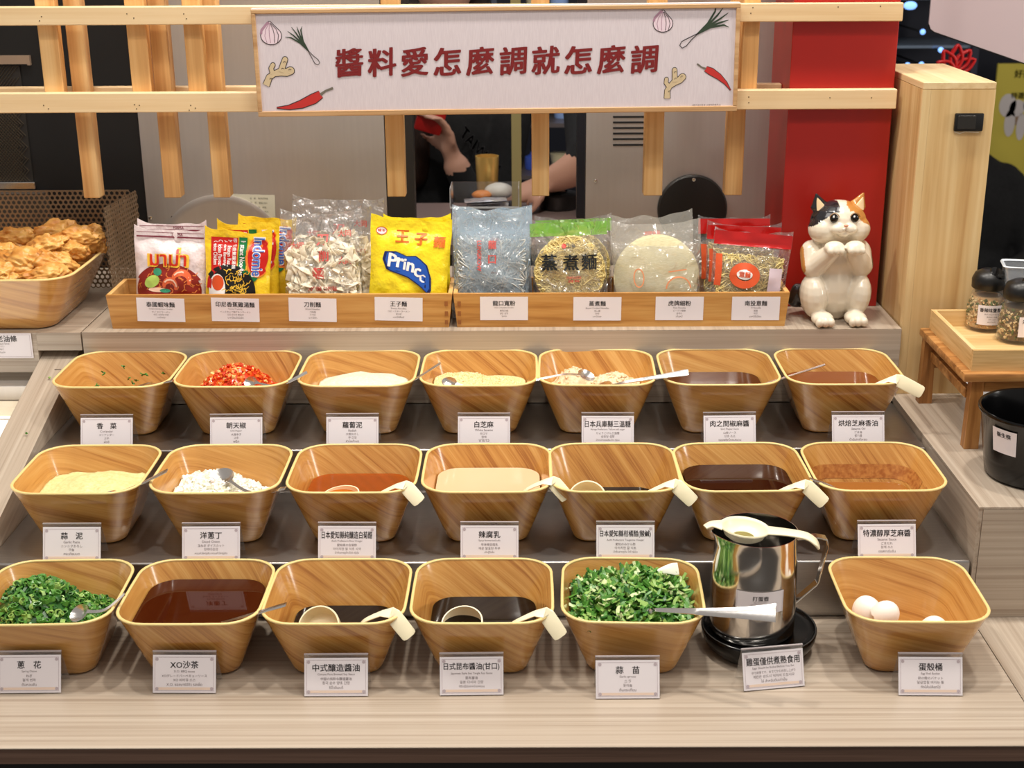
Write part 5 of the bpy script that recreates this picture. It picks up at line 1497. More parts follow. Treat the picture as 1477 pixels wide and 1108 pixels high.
pw, ph = 1.02 - .672, .1675
obj('back_panel', perforated(pw, ph), PERF, mh, (-1.02, .690, .0))
obj('side_panel', perforated(.150, ph), PERF, mh, (-.6690, .545, .0), (0, 0, radians(86)))
obj('edge_trim', box(-1.02, -.670, .689, .6925, ph + .001, ph + .003), PERF, mh)
# shelf card reading 典老油條
c = at(4, 499, y=YS - .001)
t = thing('shelf_card', 'white card reading 經典老油條 on the shelf edge under the basket', 'card', (c.x, YS - .0020, c.z + .0005))
obj('paper_card', box(-.046, .046, -.0004, .0004, -.020, .020), CARD, t)
obj('lettering', flat([text_in('經典老油條', -.0030, .0115, .066, .0100, .014)], lambda x, z: (x, -.0007, z)), INK, t)
obj('small_lettering', flat([text_in(s_, -.003, z_, .05, .0030, .004) for s_, z_ in (('Fried Bread Stick', .0035), ('揚げパン', -.001), ('꽈배기', -.0055), ('ปาท่องโก๋', -.0105))], lambda x, z: (x, -.0007, z)), INKL, t)
obj('border', flat(frame2(-.044, .044, -.018, .018, .0005), lambda x, z: (x, -.0006, z)), ORN, t)

# bright ice display at far left
t = thing('ice_display', 'brightly lit white ice display with steel edge beside the side board', 'display', (0, 0, 0))
obj('steel_edge', box(-1.2, -.7575, .395, YS - .001, .165, .188, .001), STEELW, t)
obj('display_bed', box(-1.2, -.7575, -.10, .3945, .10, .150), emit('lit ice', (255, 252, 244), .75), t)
obj('display_bed_lip', box(-1.2, -.7575, .3648, .3945, .1502, .164), mat('cream lip', (226, 214, 190), .4), t)
for k, (u, v) in enumerate(((8, 566), (10, 585), (2, 604))):
    p = at(u, v, z=.152)
    obj('slot', box(p.x - .012, p.x + .012, p.y - .003, p.y + .003, .1502, .1515, .0005), mat('slot grey', (190, 184, 176), .4), t)

# ------------------------------------------------------------------ right: stool, tray, jars, bucket
sf = at(1404, 647, z=LZ); ZS = .2705
st = thing('wooden_stool', 'small rustic wooden stool stand on the side ledge', 'stool', (0, 0, LZ + .0003))
X0s, Y0s, X1s, Y1s = .6010, .1890, .80, .4150
obj('seat', box(X0s, X1s, Y0s, Y1s, ZS - .0125 - LZ, ZS - LZ, .003, 2), STOOLW, st, smooth=40)
for x, y, s in ((.6240, .2060, 0), (.6120, .3960, 0), (.776, .2060, 0), (.776, .3960, 0)):
    hz = ZS - .0127 - LZ
    obj('leg', loft([[(x - .0100, y - .009, 0), (x + .0100, y - .009, 0), (x + .0100, y + .009, 0), (x - .0100, y + .009, 0)], [(x - .0085, y - .008, hz), (x + .0085, y - .008, hz), (x + .0085, y + .008, hz), (x - .0085, y + .008, hz)]]), STOOLWZ, st)
hz = ZS - LZ
obj('rail', box(.6130, .6230, .2155, .3865, hz - .044, hz - .030, .001), STOOLW, st); obj('rail', box(.6335, .7670, .200, .210, hz - .030, hz - .0130, .001), STOOLW, st)
obj('rail', box(.6215, .7670, .391, .401, hz - .058, hz - .042, .001), STOOLW, st); obj('rail', box(.770, .780, .2155, .3865, hz - .044, hz - .030, .001), STOOLW, st)
# square tray on the stool
T3 = tray(.6140, .84, 'square pale wooden tray with spice jars on the stool', .2010, .4080, ZS + .0004, .0300, wood('pale tray x', [(196, 156, 96), (220, 184, 126), (232, 202, 150)], .45, (0, 0, 0), (3, 40, 60), .6), wood('pale tray y', [(196, 156, 96), (220, 184, 126), (232, 202, 150)], .45, (0, 0, 0), (40, 3, 60), .6), .000, 'spice_tray')
JG = film('jar glass', (240, 240, 240), .03, .10, 0)
def jar(x, y, label, txt, m1, m2, seed, r=.0285, h=.078):
    t = thing('spice_jar', label, 'jar', (x, y, ZS + .0060), (0, 0, 0), 'spice jars on the tray')
    obj('glass', lathe([(r * .94, 0), (r, .003), (r * .97, h * .45), (r * .80, h * .72), (r * .66, h * .84), (r * .66, h * .92), (r * .60, h * .92), (r * .60, h * .83), (r * .75, h * .70), (r * .91, h * .45), (r * .94, .005), (r * .3, .004)], 36), JG, t, smooth=60)
    V, F = lathe([(r * .88, .0055), (r * .90, .01), (r * .88, h * .42), (r * .74, h * .66), (r * .3, h * .68)], 30)
    sp = obj('spice', (V, F), m1, t, smooth=60); sp['kind'] = 'stuff'; random.seed(seed)
    parts = []
    V2, F2, K2 = [], [], []
    for _ in range(620):
        a = random.uniform(0, 6.3); zz = random.uniform(.008, h * .64); rr = r * (.89 if zz < h * .42 else .89 - .16 * (zz / h - .42) / .24)
        v, f = chunk((rr * cos(a), rr * sin(a), zz), random.uniform(.003, .0058), (1, .7, .4)); n = len(V2); V2 += v; F2 += [tuple(i + n for i in q) for q in f]; K2 += [random.choice((0, 1, 2))] * 6
    grow(sp, (V2, F2, K2), [m2, mat('spice green', (96, 104, 52), .6)])
    c0 = obj('cap', lathe([(r * .80, h * .80), (r * .86, h * .82), (r * .88, h * .98), (r * .74, h * 1.10), (r * .40, h * 1.17), (r * .05, h * 1.18)], 32), BLACK, t, smooth=50)
    obj('flap', xf(lathe([(r * .42, 0), (r * .45, .002), (r * .40, .004), (r * .1, .0045)], 24), Matrix.Translation((r * .25, -r * .35, h * 1.10)) @ Matrix.Rotation(.5, 4, 'X') @ Matrix.Rotation(.3, 4, 'Y')), BLACKG, c0, smooth=50)
    an = -pi / 2 + (.0 if seed == 1 else .45)
    oj = lambda x_, z_, o_=0.0: (lambda R_, a_: (R_ * cos(a_), R_ * sin(a_), z_ + h * .16))(r * 1.0 + .0006 + o_, an + x_ / r)
    lb = obj('label', flat([rect2(-.021, .021, 0, .030, 12, 2)], oj), CARD, t, smooth=60)
    obj('lettering', flat([text_in(txt, 0, .0230, .036, .0062, .02)], lambda x_, z_: oj(x_, z_, .0003)), INK, lb)
    obj('small_lettering', flat([text_in(q_, 0, z_, .030, .0024, .004) for q_, z_ in (('Black pepper sea salt', .0165), ('黒胡椒と海塩', .0125), ('후추 소금', .0088), ('พริกไทยดำ', .0050))], lambda x_, z_: oj(x_, z_, .0003)), INKL, lb)
    return t
SP1 = mat('spice tan', (214, 172, 116), .7); SP2 = mat('spice dark', (120, 94, 50), .7); SP3 = mat('spice pale', (222, 196, 146), .7)
jp = at(1423, 478, z=ZS + .006); jar(jp.x + .002, jp.y + .018, 'glass spice jar with tan flakes and black cap, behind the other jar', '香辣味鹽香料', SP1, SP3, 1)
jp = at(1460, 492, z=ZS + .006); jar(jp.x + .007, jp.y + .006, 'glass jar of green and tan dried herbs at the tray front', '海鹽香草料', SP2, SP3, 2)
# clear plastic container behind the jars
t = thing('clear_container', 'clear plastic container standing in the tray behind the spice jars', 'container', (.742, .378, ZS + .0060), (0, 0, radians(-12)))
CLR = film('clear rigid', (220, 228, 236), .25, .3, .2, 20)
obj('container_body', loft([rrect(.050, .036, .006, 0), rrect(.070, .046, .008, .100), rrect(.067, .043, .008, .100), rrect(.047, .033, .006, .002)]), CLR, t, smooth=40)
obj('container_rim', loft([rrect(.0702, .0462, .008, .1002), rrect(.076, .052, .010, .1012), rrect(.074, .050, .010, .1028), rrect(.066, .042, .008, .1012)], False, False), mat('clear rim', (214, 220, 226), .15), t, smooth=60)
# black bucket
bp_ = at(1468, 690, z=LZ)
bk = thing('black_bucket', 'glossy black bucket with a white label on the side ledge', 'bucket', (.6790, .1040, LZ + .0004))
obj('body', lathe([(.050, 0), (.0600, .0005), (.0640, .004), (.0680, .03), (.0765, .088), (.0795, .0900), (.0805, .0935), (.0795, .0955), (.0765, .0945), (.0740, .088), (.0655, .03), (.0615, .006), (.002, .005)], 64), BLACKG, bk, smooth=50)
an = radians(214)
oj = lambda x_, z_, o_=0.0: (lambda R_, a_: (R_ * cos(a_), R_ * sin(a_), z_))(.0680 + .0085 * (z_ - .03) / .058 + .0006 + o_, an + x_ / .072)
lb = obj('label', flat([rect2(-.018, .018, .046, .080, 10, 2)], oj), CARD, bk, smooth=60)
obj('lettering', flat([text_in('衛生筷', 0, .072, .022, .0065, .02)], lambda x_, z_: oj(x_, z_, .0003)), INK, lb)
t = thing('white_box', 'white box under the stool', 'box', (.745, .445, LZ + .0004))
obj('box_body', box(-.060, .060, -.035, .035, 0, .040, .004, 2), emit('lit white', (255, 252, 246), .3), t, smooth=40)  # glow added to the white to keep it bright; the box is no lamp
obj('box_lid', box(-.062, .062, -.037, .037, .0402, .044, .0015), mat('lid white', (240, 236, 230), .4), t)

# ------------------------------------------------------------------ kitchen equipment behind the lattice
YW = .850
eq = thing('steel_cabinet', 'pale stainless steel cabinet front with a paper notice behind the trays', 'cabinet', (0, YW, 0))
ax, bx_ = at(206, 240, y=YW).x, at(556, 240, y=YW).x
obj('front_panel', box(ax, bx_, 0, .02, .0, 1.3), STEELW, eq); obj('cabinet_body', box(ax + .002, bx_ - .002, .0203, .15, .0, 1.3), DARK, eq)
c = at(320, 330, y=YW)
obj('round_hatch', xf(lathe([(.118, 0), (.118, .003), (.114, .0045), (.104, .0045), (.101, .003), (.002, .003)], 56), Matrix.Translation((c.x, -.0002, c.z - .055)) @ Matrix.Rotation(pi / 2, 4, 'X')), STEELW, eq, smooth=30)
scr = mesh('screw', *lathe([(.0034, 0), (.0032, .0012), (.0018, .0022)], 14), CHROME)
for u, v in ((217, 314),): p = at(u, v, y=YW); obj('screw', scr, None, eq, (p.x, -.0001, p.z), (pi / 2, 0, 0))
p = at(248, 313, y=YW); obj('hole', xf(lathe([(.0018, 0), (.0018, .0004)], 10), Matrix.Rotation(pi / 2, 4, 'X')), BLACK, eq, (p.x, -.0001, p.z))
a = at(331, 281, y=YW); b = at(398, 316, y=YW)
nt_ = thing('paper_notice', 'small cream paper notice taped on the steel cabinet', 'notice', ((a.x + b.x) / 2, YW - .0008, (a.z + b.z) / 2), (0, radians(1.5), 0))
w_, h = (b.x - a.x) / 2, (a.z - b.z) / 2
obj('paper', box(-w_, w_, -.0003, .0003, -h, h), mat('notice paper', (206, 204, 184), .6), nt_)
obj('printed_lines', flat([text_in(s_, .012, z_, w_ * 1.3, .0034, .003) for s_, z_ in (('名　稱　商用洗碗機', h * .72), ('型　號　電壓 220V', h * .36), ('製造日期　序號', 0), ('注意安全　請勿碰水', -h * .36), ('服務專線', -h * .72))], lambda x, z: (x, -.0006, z)), mat('faint ink', (120, 118, 100), .7), nt_)
eq = thing('steel_cabinet', 'darker stainless steel cabinet with vent slots and round black dial', 'cabinet', (0, YW, 0))
ax, bx_ = at(845, 240, y=YW).x, .62
SLOT = mat('slot black', (8, 8, 8), .8)
obj('front_panel', box(ax, bx_, 0, .02, .0, 1.3), STEELW, eq); obj('cabinet_body', box(ax + .002, bx_ - .002, .0203, .15, .0, 1.3), DARK, eq)
for v in (168.5, 176.5, 184.5, 192.5, 200.5, 209):
    a = at(884, v - 1.3, y=YW); b = at(938, v + 1.3, y=YW); obj('vent_slot', box(a.x, b.x, -.0012, -.0002, b.z, a.z, .0004), SLOT, eq)
a = at(998, 301, y=YW); R_ = (at(1048, 300, y=YW).x - at(948, 300, y=YW).x) / 2
dl = obj('round_dial', xf(lathe([(R_, 0), (R_, .008), (R_ * .96, .012), (R_ * .6, .014), (.002, .014)], 56), Matrix.Translation((a.x, -.0002, a.z)) @ Matrix.Rotation(pi / 2, 4, 'X')), mat('dial black', (22, 20, 18), .45), eq, smooth=30)
dl['label'] = 'round black dial cover'
obj('screw', scr, None, eq, (a.x, -.0123, a.z + R_ * .88), (pi / 2, 0, 0)); p = at(859, 261, y=YW); obj('screw', scr, None, eq, (p.x, -.0001, p.z), (pi / 2, 0, 0))
# frames of the pass-through
t = thing('pass_through_frame', 'black frame around the opening into the kitchen', 'frame', (0, YW, 0))
a = at(557, 240, y=YW).x; b = at(597, 240, y=YW).x
obj('frame_post', box(a, b, .0, .03, .0, 1.3), mat('frame black', (34, 32, 30), .45), t)
a = at(752 - 14, 240, y=YW + .3).x; b = at(752, 240, y=YW + .3).x
obj('divider_post', box(a, b, .30, .32, .2605, 1.3), mat('post brass', (172, 160, 110), .35, .3), t)
a = at(832, 240, y=YW).x; b = at(844, 240, y=YW).x
obj('frame_post', box(a, b - .0005, .0, .03, .35, 1.3), mat('frame navy', (16, 18, 28), .4), t)
obj('post_foot', box(a, b - .0005, -.001, .03, .0, .3495), mat('post grey', (150, 136, 128), .4), t)
# black wall section and expanded mesh cabinet at far left
t = thing('dark_cabinet', 'black cabinet front with mesh window beside the pale steel one', 'cabinet', (0, YW, 0))
ax2 = at(205.5, 240, y=YW).x
obj('front_panel', box(-1.5, ax2, .002, .02, .0, 1.3), mat('cabinet black', (18, 17, 17), .45), t)
a = at(0, 80, y=YW); b = at(45, 92, y=YW)
obj('window_frame', box(-1.2, b.x, -.006, .0018, b.z, a.z), mat('frame tan', (176, 152, 130), .35, .5), t)
obj('window_frame', box(b.x - .005, b.x, -.006, .0018, b.z - .002, b.z - .0001), mat('frame tan', (176, 152, 130)), t)
a2 = at(0, 262, y=YW); b2 = at(53, 272, y=YW)
obj('window_frame', box(-1.2, b2.x, -.008, .0018, b2.z, a2.z, .001), CHROME, t)
GRY = noisy('expanded mesh', (58, 52, 46), (84, 76, 66), .5, 300, stretch=(1, 1, 2))
obj('mesh_backing', box(-1.2, b2.x - .004, -.001, .0018, a2.z + .0005, b.z - .0025), mat('mesh dark', (34, 30, 26), .6), t)
V, F = [], []
zb, zt_ = a2.z + .001, b.z - .003
x = -1.10
parts = []
while x < b2.x + .10:
    for s in (-1, 1):
        xx0, xx1 = x, x + s * (zt_ - zb) * .9
        q = 10
        # clip diagonal bars to the window
        P = []
        for k in range(q + 1):
            f = k / q; X = xx0 + (xx1 - xx0) * f
            if -1.05 < X < b2.x - .006: P.append((X, -.0022, zb + (zt_ - zb) * f))
        if len(P) > 1: parts.append(tube(P, .0007, 3))
    x += .0058
g = obj('wire_mesh', join(*parts), mat('mesh wire', (92, 82, 68), .5, .3), t); g['kind'] = 'stuff'
obj('shelf_panel', box(-1.2, b2.x + .02, -.03, .0015, .27, b2.z - .004), mat('panel brown', (70, 62, 54), .5), t)

# kitchen counter inside the opening
t = thing('kitchen_counter', 'steel worktop inside the kitchen, seen through the opening', 'counter', (0, 1.15, -.8))
obj('worktop', box(-.5, .45, -.12, .295, 1.04, 1.06), mat('inner counter', (150, 128, 122), .4, .4), t); obj('counter_body', box(-.49, .44, -.11, .24, .0, 1.039), DARK, t)
# wok-like black pan, bowls
def dish(name, label, cat_, u, v, y, prof, m_, n=32, parent=None):
    p = at(u, v, y=y); t_ = thing(name, label, cat_, p); obj(name + '_body', lathe(prof, n), m_, t_, smooth=50); return t_
KZ = .2604
p = at(805, 300, z=KZ)
t = thing('black_pot', 'black pot with a shiny lid knob on the kitchen worktop', 'pot', (p.x, p.y, KZ))
obj('pot_body', lathe([(.03, 0), (.042, .002), (.048, .03), (.050, .032), (.046, .033), (.002, .036)], 32), BLACK, t, smooth=50); obj('knob', lathe([(.020, .0362), (.022, .040), (.012, .046), (.001, .047)], 24), CHROME, t, smooth=50)
p = at(713, 280, y=1.33)
t = thing('food_bowl', 'navy bowl with orange and white food on the kitchen worktop', 'bowl', (p.x, 1.33, KZ))
obj('bowl_body', lathe([(.02, 0), (.028, .002), (.046, .024), (.052, .034), (.048, .034), (.042, .024), (.02, .006), (.001, .006)], 32), mat('bowl navy', (24, 30, 66), .2), t, smooth=50)
o = obj('egg', ell((0, 0, 0), (.032, .030, .018)), mat('egg white', (230, 226, 214), .4), None, (p.x + .010, 1.33, KZ + .048), smooth=180); tag(o, 'white boiled egg heap in the navy bowl', 'food')
o = obj('orange_slice', ell((0, 0, 0), (.022, .02, .010)), mat('orange food', (226, 136, 50), .4), None, (p.x - .026, 1.31, KZ + .044), smooth=180); tag(o, 'orange food piece in the navy bowl', 'food')
p = at(703, 262, y=1.415)
t = thing('gold_cup', 'gold coloured cup behind the navy bowl', 'cup', (p.x, 1.415, KZ))
obj('cup_body', lathe([(.020, 0), (.022, .002), (.026, .110), (.0235, .110), (.023, .006), (.001, .006)], 32), mat('gold', (236, 196, 110), .25, .4), t, smooth=50)
# kitchen shelving with blue things
t = thing('kitchen_shelf', 'dark steel shelving with blue items at the back of the kitchen', 'shelf', (0, 0, 0))
for z in (.10, .26, .42, .58, .74): obj('shelf_board', box(-.1, .75, 2.6, 2.9, z, z + .012), mat('shelf steel', (120, 110, 110), .4, .5), t)
for x in (-.1, .32, .745): obj('shelf_post', box(x, x + .015, 2.58, 2.5995, -.8, .95), mat('shelf post', (90, 96, 112), .4, .5), t)
rk = random.Random(4); cols = [('blue', (60, 90, 190)), ('pale blue', (150, 180, 235)), ('white', (225, 228, 235)), ('cream', (230, 220, 180)), ('dark blue', (30, 40, 90))]
for k, (z, x) in enumerate([(z, x) for z in (.112, .272, .432, .592) for x in (.0, .08, .16, .24, .40, .50, .60)]):
    cn, cc = cols[(k * 3 + k // 4) % 5]; x += rk.uniform(-.01, .01); hh_ = rk.uniform(.05, .10)
    ps = [('bottle', [(.026, 0), (.028, .004), (.028, hh_ * .7), (.012, hh_ * .85), (.012, hh_), (.002, hh_)]), ('tub', [(.024, 0), (.032, hh_ * .8), (.034, hh_ * .85), (.002, hh_ * .87)])][k % 2]
    o = obj('storage_' + ps[0], lathe(ps[1], 20), mat('shelf ' + cn, cc, .35), None, (x + .03, 2.72, z + .0004), smooth=50)
    tag(o, '%s %s, %s on the %s kitchen shelf' % (cn, ps[0], ('first from the left', 'second from the left', 'third from the left', 'fourth from the left', 'third from the right', 'second from the right', 'last')[k % 7], ('lowest', 'second', 'third', 'top')[k // 7]), 'container', 'containers on the kitchen shelving')

# ------------------------------------------------------------------ people
SKIN = mat('skin', (214, 164, 140), .45, Subsurface_Weight=.0); HAIR = noisy('dark hair', (26, 16, 12), (52, 32, 24), .4, 60, .5, stretch=(8, 8, 1)); CLO = noisy('black cloth', (14, 14, 16), (22, 22, 24), .85, 90, .4)


def hand(o, d, up, s=1.0, curl=.5, side=1):
    """palm, four fingers of unequal length and a thumb, from the wrist o along d, palm facing up"""
    o, d, up = Vector(o), Vector(d).normalized(), Vector(up).normalized(); sd = d.cross(up).normalized() * side; up = sd.cross(d).normalized() * side
    P = []
    P.append(caps(o, o + d * .030 * s, .021 * s, .024 * s)); P.append(xf(ell((0, 0, 0), (.041 * s, .014 * s, .045 * s)), Matrix.Translation(o + d * .055 * s) @ Matrix((sd, up, d)).transposed().to_4x4()))
    for k, L_ in enumerate((.074, .082, .076, .060)):
        b0 = o + d * .088 * s + sd * (.030 - .020 * k) * s; a = curl
        d1 = (d * cos(a * .6) + up * sin(a * .6)).normalized(); d2 = (d * cos(a * 1.5) + up * sin(a * 1.5)).normalized(); d3 = (d * cos(a * 2.2) + up * sin(a * 2.2)).normalized()
        p1 = b0 + d1 * L_ * .45 * s; p2 = p1 + d2 * L_ * .32 * s; p3 = p2 + d3 * L_ * .25 * s
        P += [caps(b0 - d * .02 * s, p1, .0095 * s, .0088 * s), caps(p1, p2, .0088 * s, .008 * s), caps(p2, p3, .008 * s, .007 * s)]
    t0 = o + d * .025 * s + sd * .026 * s; t1 = t0 + (sd * .7 + d * .6 + up * .3).normalized() * .036 * s; t2 = t1 + (sd * .2 + d * .8 + up * .5).normalized() * .030 * s
    P += [caps(t0, t1, .012 * s, .0105 * s), caps(t1, t2, .0105 * s, .0085 * s)]
    return P


# woman with raised hand, dark hair, black top
wr = at(652, 226, y=1.62); tipd = (at(636, 180, y=1.60) - wr).normalized()
pb = Vector((wr.x - .02, 1.80, 0))
ps = thing('person', 'person in black long-sleeved top raising a hand, seen through the opening', 'person', (pb.x, pb.y, -.80))
off = -Vector(ps.location)
body = [ell(Vector((pb.x, 1.80, .28)) + off, (.17, .11, .30)), ell(Vector((pb.x, 1.80, .02)) + off, (.18, .12, .26)), caps(Vector((pb.x, 1.80, .55)) + off, Vector((pb.x, 1.79, .64)) + off, .055, .052),
        ell(Vector((pb.x, 1.785, .735)) + off, (.075, .092, .105)), caps(Vector((pb.x - .16, 1.80, .48)) + off, Vector((pb.x + .16, 1.80, .48)) + off, .06, .06)]
sh = Vector((pb.x + .17, 1.79, .47)); el = Vector((wr.x + .085, 1.66, .135)); 
body += [caps(sh + off, el + off, .055, .045), caps(el + off, wr.lerp(el, .12) + off, .045, .032), caps(Vector((pb.x - .17, 1.8, .47)) + off, Vector((pb.x - .20, 1.76, .16)) + off, .055, .045), caps(Vector((pb.x - .20, 1.76, .16)) + off, Vector((pb.x - .12, 1.62, .05)) + off, .043, .032)]
for s in (-1, 1): body += [caps(Vector((pb.x + s * .09, 1.80, -.02)) + off, Vector((pb.x + s * .09, 1.79, -.42)) + off, .085, .06), caps(Vector((pb.x + s * .09, 1.79, -.42)) + off, Vector((pb.x + s * .09, 1.81, -.74)) + off, .058, .04), ell(Vector((pb.x + s * .09, 1.76, -.765)) + off, (.045, .11, .035))]
hw_ = wr + off
body += hand(wr.lerp(el, .02) + off, tipd, (-.6, -.5, .1), .92, .55, -1) + [caps(hw_, wr.lerp(el, .2) + off, .022, .026)]
o = fuse('body', body, .009, [CLO, SKIN], 3, ps)
me = o.data
wl = wr + off
for p in me.polygons:
    c = p.center
    skin = ((c - wl).dot(tipd) > -.030 and (c - wl).length < .24 and c.y < wl.y + .055) or c.z > 1.42
    p.material_index = 1 if skin else 0
obj('hair', fuse('hair_part', [ell(Vector((pb.x, 1.80, .76)) + off, (.092, .100, .110)), caps(Vector((pb.x - .05, 1.84, .74)) + off, Vector((pb.x - .075, 1.74, .30)) + off, .065, .055), caps(Vector((pb.x + .05, 1.86, .74)) + off, Vector((pb.x + .04, 1.90, .40)) + off, .065, .05), caps(Vector((pb.x - .06, 1.76, .62)) + off, Vector((pb.x - .085, 1.70, .28)) + off, .05, .045)], .012, HAIR, 3).data, None, ps)
bpy.data.objects.remove(bpy.data.objects['hair_part'])
obj('shirt_print', flat([text_in('TAIWAN', 0, 0, .12, .045, .02)], lambda x, z: (pb.x + off.x + .085 + x * .7 + z * .3, 1.80 + off.y - .128 - .0 * x, .34 + off.z - x * .8 + z * .5)), mat('shirt white', (120, 120, 126), .7), ps)
c = at(621, 172, y=1.58)
o = obj('red_packet', box(-.032, .032, -.008, .008, -.032, .032, .005, 2), mat('red cloth', (190, 26, 22), .5), None, c, (.2, .3, .1), smooth=40); tag(o, 'small red packet held up by the raised hand', 'packet')

# second person: bare forearm leaning on the worktop at right
wr2 = at(798, 246, y=1.36); el2 = at(838, 242, y=1.32); 
pc2 = Vector((el2.x + .20, 1.62, 0))
ps2 = thing('person', 'person in dark sleeves whose bare forearm reaches left behind the steel cabinet', 'person', (pc2.x, pc2.y, -.80)); off = -Vector(ps2.location)
X2, Y2 = pc2.x, pc2.y
b2_ = [ell(Vector((X2, Y2, .30)) + off, (.17, .12, .30)), ell(Vector((X2, Y2, .02)) + off, (.17, .12, .26)), caps(Vector((X2, Y2, .55)) + off, Vector((X2, Y2, .64)) + off, .055, .05), ell(Vector((X2, Y2 - .01, .735)) + off, (.075, .092, .105)), caps(Vector((X2 - .16, Y2, .48)) + off, Vector((X2 + .16, Y2, .48)) + off, .06, .06),
       caps(Vector((X2 - .18, Y2, .47)) + off, el2 + Vector((.02, .04, .02)) + off, .055, .05), caps(el2 + Vector((.02, .02, .01)) + off, wr2 + Vector((-.0, 0, -.02)) + off, .045, .030),
       caps(Vector((X2 + .18, Y2, .47)) + off, Vector((X2 + .21, Y2 - .05, .16)) + off, .055, .045), caps(Vector((X2 + .21, Y2 - .05, .16)) + off, Vector((X2 + .10, Y2 - .22, .10)) + off, .042, .03)]
for s in (-1, 1): b2_ += [caps(Vector((X2 + s * .09, Y2, -.02)) + off, Vector((X2 + s * .09, Y2, -.42)) + off, .085, .06), caps(Vector((X2 + s * .09, Y2, -.42)) + off, Vector((X2 + s * .09, Y2, -.74)) + off, .058, .04), ell(Vector((X2 + s * .09, Y2 - .04, -.765)) + off, (.045, .11, .035))]
b2_ += hand(wr2 + Vector((0, 0, -.02)) + off, (-.9, 0, -.35), (0, .3, -1), .92, .4, 1)
o = fuse('body', b2_, .009, [CLO, SKIN], 3, ps2)
ex = el2.x + off.x - .02
for p in o.data.polygons: p.material_index = 1 if (p.center.x < ex + .02 and p.center.z < 1.185) or p.center.z > 1.42 else 0
h2 = fuse('hair', [ell(Vector((X2, Y2 + .012, .765)) + off, (.088, .095, .095))], .012, HAIR, 2, ps2)

# third person: seated diner in black at far right, beyond the pillar
X3, Y3, zs = 1.62, 3.40, .040
ps3 = thing('person', 'person in black seen only as a dark shoulder right of the wooden pillar', 'person', (X3, Y3, -.80)); off = -Vector(ps3.location)
b3 = [ell(Vector((X3, Y3, zs - .24)) + off, (.20, .13, .26)), ell(Vector((X3, Y3, zs - .42)) + off, (.20, .15, .16)), caps(Vector((X3, Y3, zs - .02)) + off, Vector((X3 - .02, Y3, zs + .06)) + off, .06, .055), ell(Vector((X3 - .05, Y3 - .02, zs + .13)) + off, (.078, .092, .105)),
      caps(Vector((X3 - .15, Y3, zs - .10)) + off, Vector((X3 + .13, Y3, zs - .10)) + off, .07, .07), caps(Vector((X3 + .16, Y3, zs - .12)) + off, Vector((X3 + .25, Y3 - .06, zs - .38)) + off, .065, .05), caps(Vector((X3 + .25, Y3 - .06, zs - .38)) + off, Vector((X3 + .12, Y3 - .25, zs - .36)) + off, .046, .034),
      caps(Vector((X3 - .17, Y3, zs - .12)) + off, Vector((X3 - .23, Y3 - .06, zs - .38)) + off, .06, .05), caps(Vector((X3 - .23, Y3 - .06, zs - .38)) + off, Vector((X3 - .12, Y3 - .25, zs - .36)) + off, .046, .034)]
for s in (-1, 1): b3 += [caps(Vector((X3 + s * .09, Y3 - .02, zs - .45)) + off, Vector((X3 + s * .10, Y3 - .42, zs - .42)) + off, .085, .065), caps(Vector((X3 + s * .10, Y3 - .42, zs - .42)) + off, Vector((X3 + s * .10, Y3 - .40, -.74)) + off, .06, .042), ell(Vector((X3 + s * .10, Y3 - .45, -.765)) + off, (.045, .11, .035))]
o = fuse('body', b3, .012, [CLO, SKIN], 3, ps3)
for p in o.data.polygons: p.material_index = 1 if p.center.z > zs + .80 + .05 and p.center.y < .0 else 0
fuse('hair', [ell(Vector((X3 - .05, Y3 + .005, zs + .150)) + off, (.09, .098, .102))], .012, HAIR, 2, ps3)
t = thing('dining_stool', 'dark stool under the seated person behind the wooden pillar', 'stool', (X3, Y3, -.80))
obj('seat', box(-.17, .17, -.12, .17, .17, .205, .01, 2), DARK, t)
for x in (-.14, .14):
    for y in (-.09, .14): obj('leg', box(x - .015, x + .015, y - .015, y + .015, .0, .1695), DARK, t)

# ------------------------------------------------------------------ upper right background
# hanging light panel
t = thing('overhead_lightbox', 'pale grey hanging panel with rounded corner above the wooden pillar', 'panel', tuple(at(1343, 0, y=.86)), (0, 0, radians(-12)))
Pn = [(0, .25), (.0, -.040), (.003, -.048), (.010, -.053), (.35, -.165), (.35, .25)]
V, F = loft([[(x, 0, z) for x, z in Pn], [(x, .018, z) for x, z in Pn]])
obj('panel_body', (V, F), mat('panel grey', (206, 190, 194), .5), t)
Pq = [(.0, -.040), (.003, -.048), (.010, -.053), (.35, -.165)]
obj('panel_edge', ribbon([(x, .009, z - .0012) for x, z in Pq], .020, .002, (0, 1, 0)), DARK, t)
# dark glass shelving with lamps
t = thing('display_rack', 'dark navy display rack with glass shelves at upper right', 'rack', (0, 2.6, -.8))
for z in (1.15, 1.29, 1.43, 1.57): obj('shelf_board', box(1.02, 1.355, 0, .30, z, z + .008), mat('glass shelf', (110, 124, 140), .2, .3), t)
for x in (1.02, 1.33): obj('post', box(x, x + .02, -.02, -.001, 0, 1.8), mat('rack navy', (18, 22, 44), .4), t)
obj('back_panel', box(1.0, 1.36, .305, .32, 0, 1.8), mat('rack back', (20, 26, 50), .5), t)
EB = emit('blue lamp', (130, 178, 255), 1.6)
for k, (u, v) in enumerate(((1309, 94), (1329, 93), (1331, 46), (1313, 8), (1357, 72))):
    p = at(u, v, y=2.57) - t.location
    bu = obj('lamp_bulb', ell((0, 0, 0), (.0080, .0080, .0080) if k != 3 else (.020, .010, .012)), EB, t, tuple(p), smooth=180); bu['label'] = 'small blue lamp'
    obj('lamp_rod', xf(lathe([(.003, .008), (.003, .34)], 10), Matrix.Rotation(-pi / 2, 4, 'X')), DARK, bu)
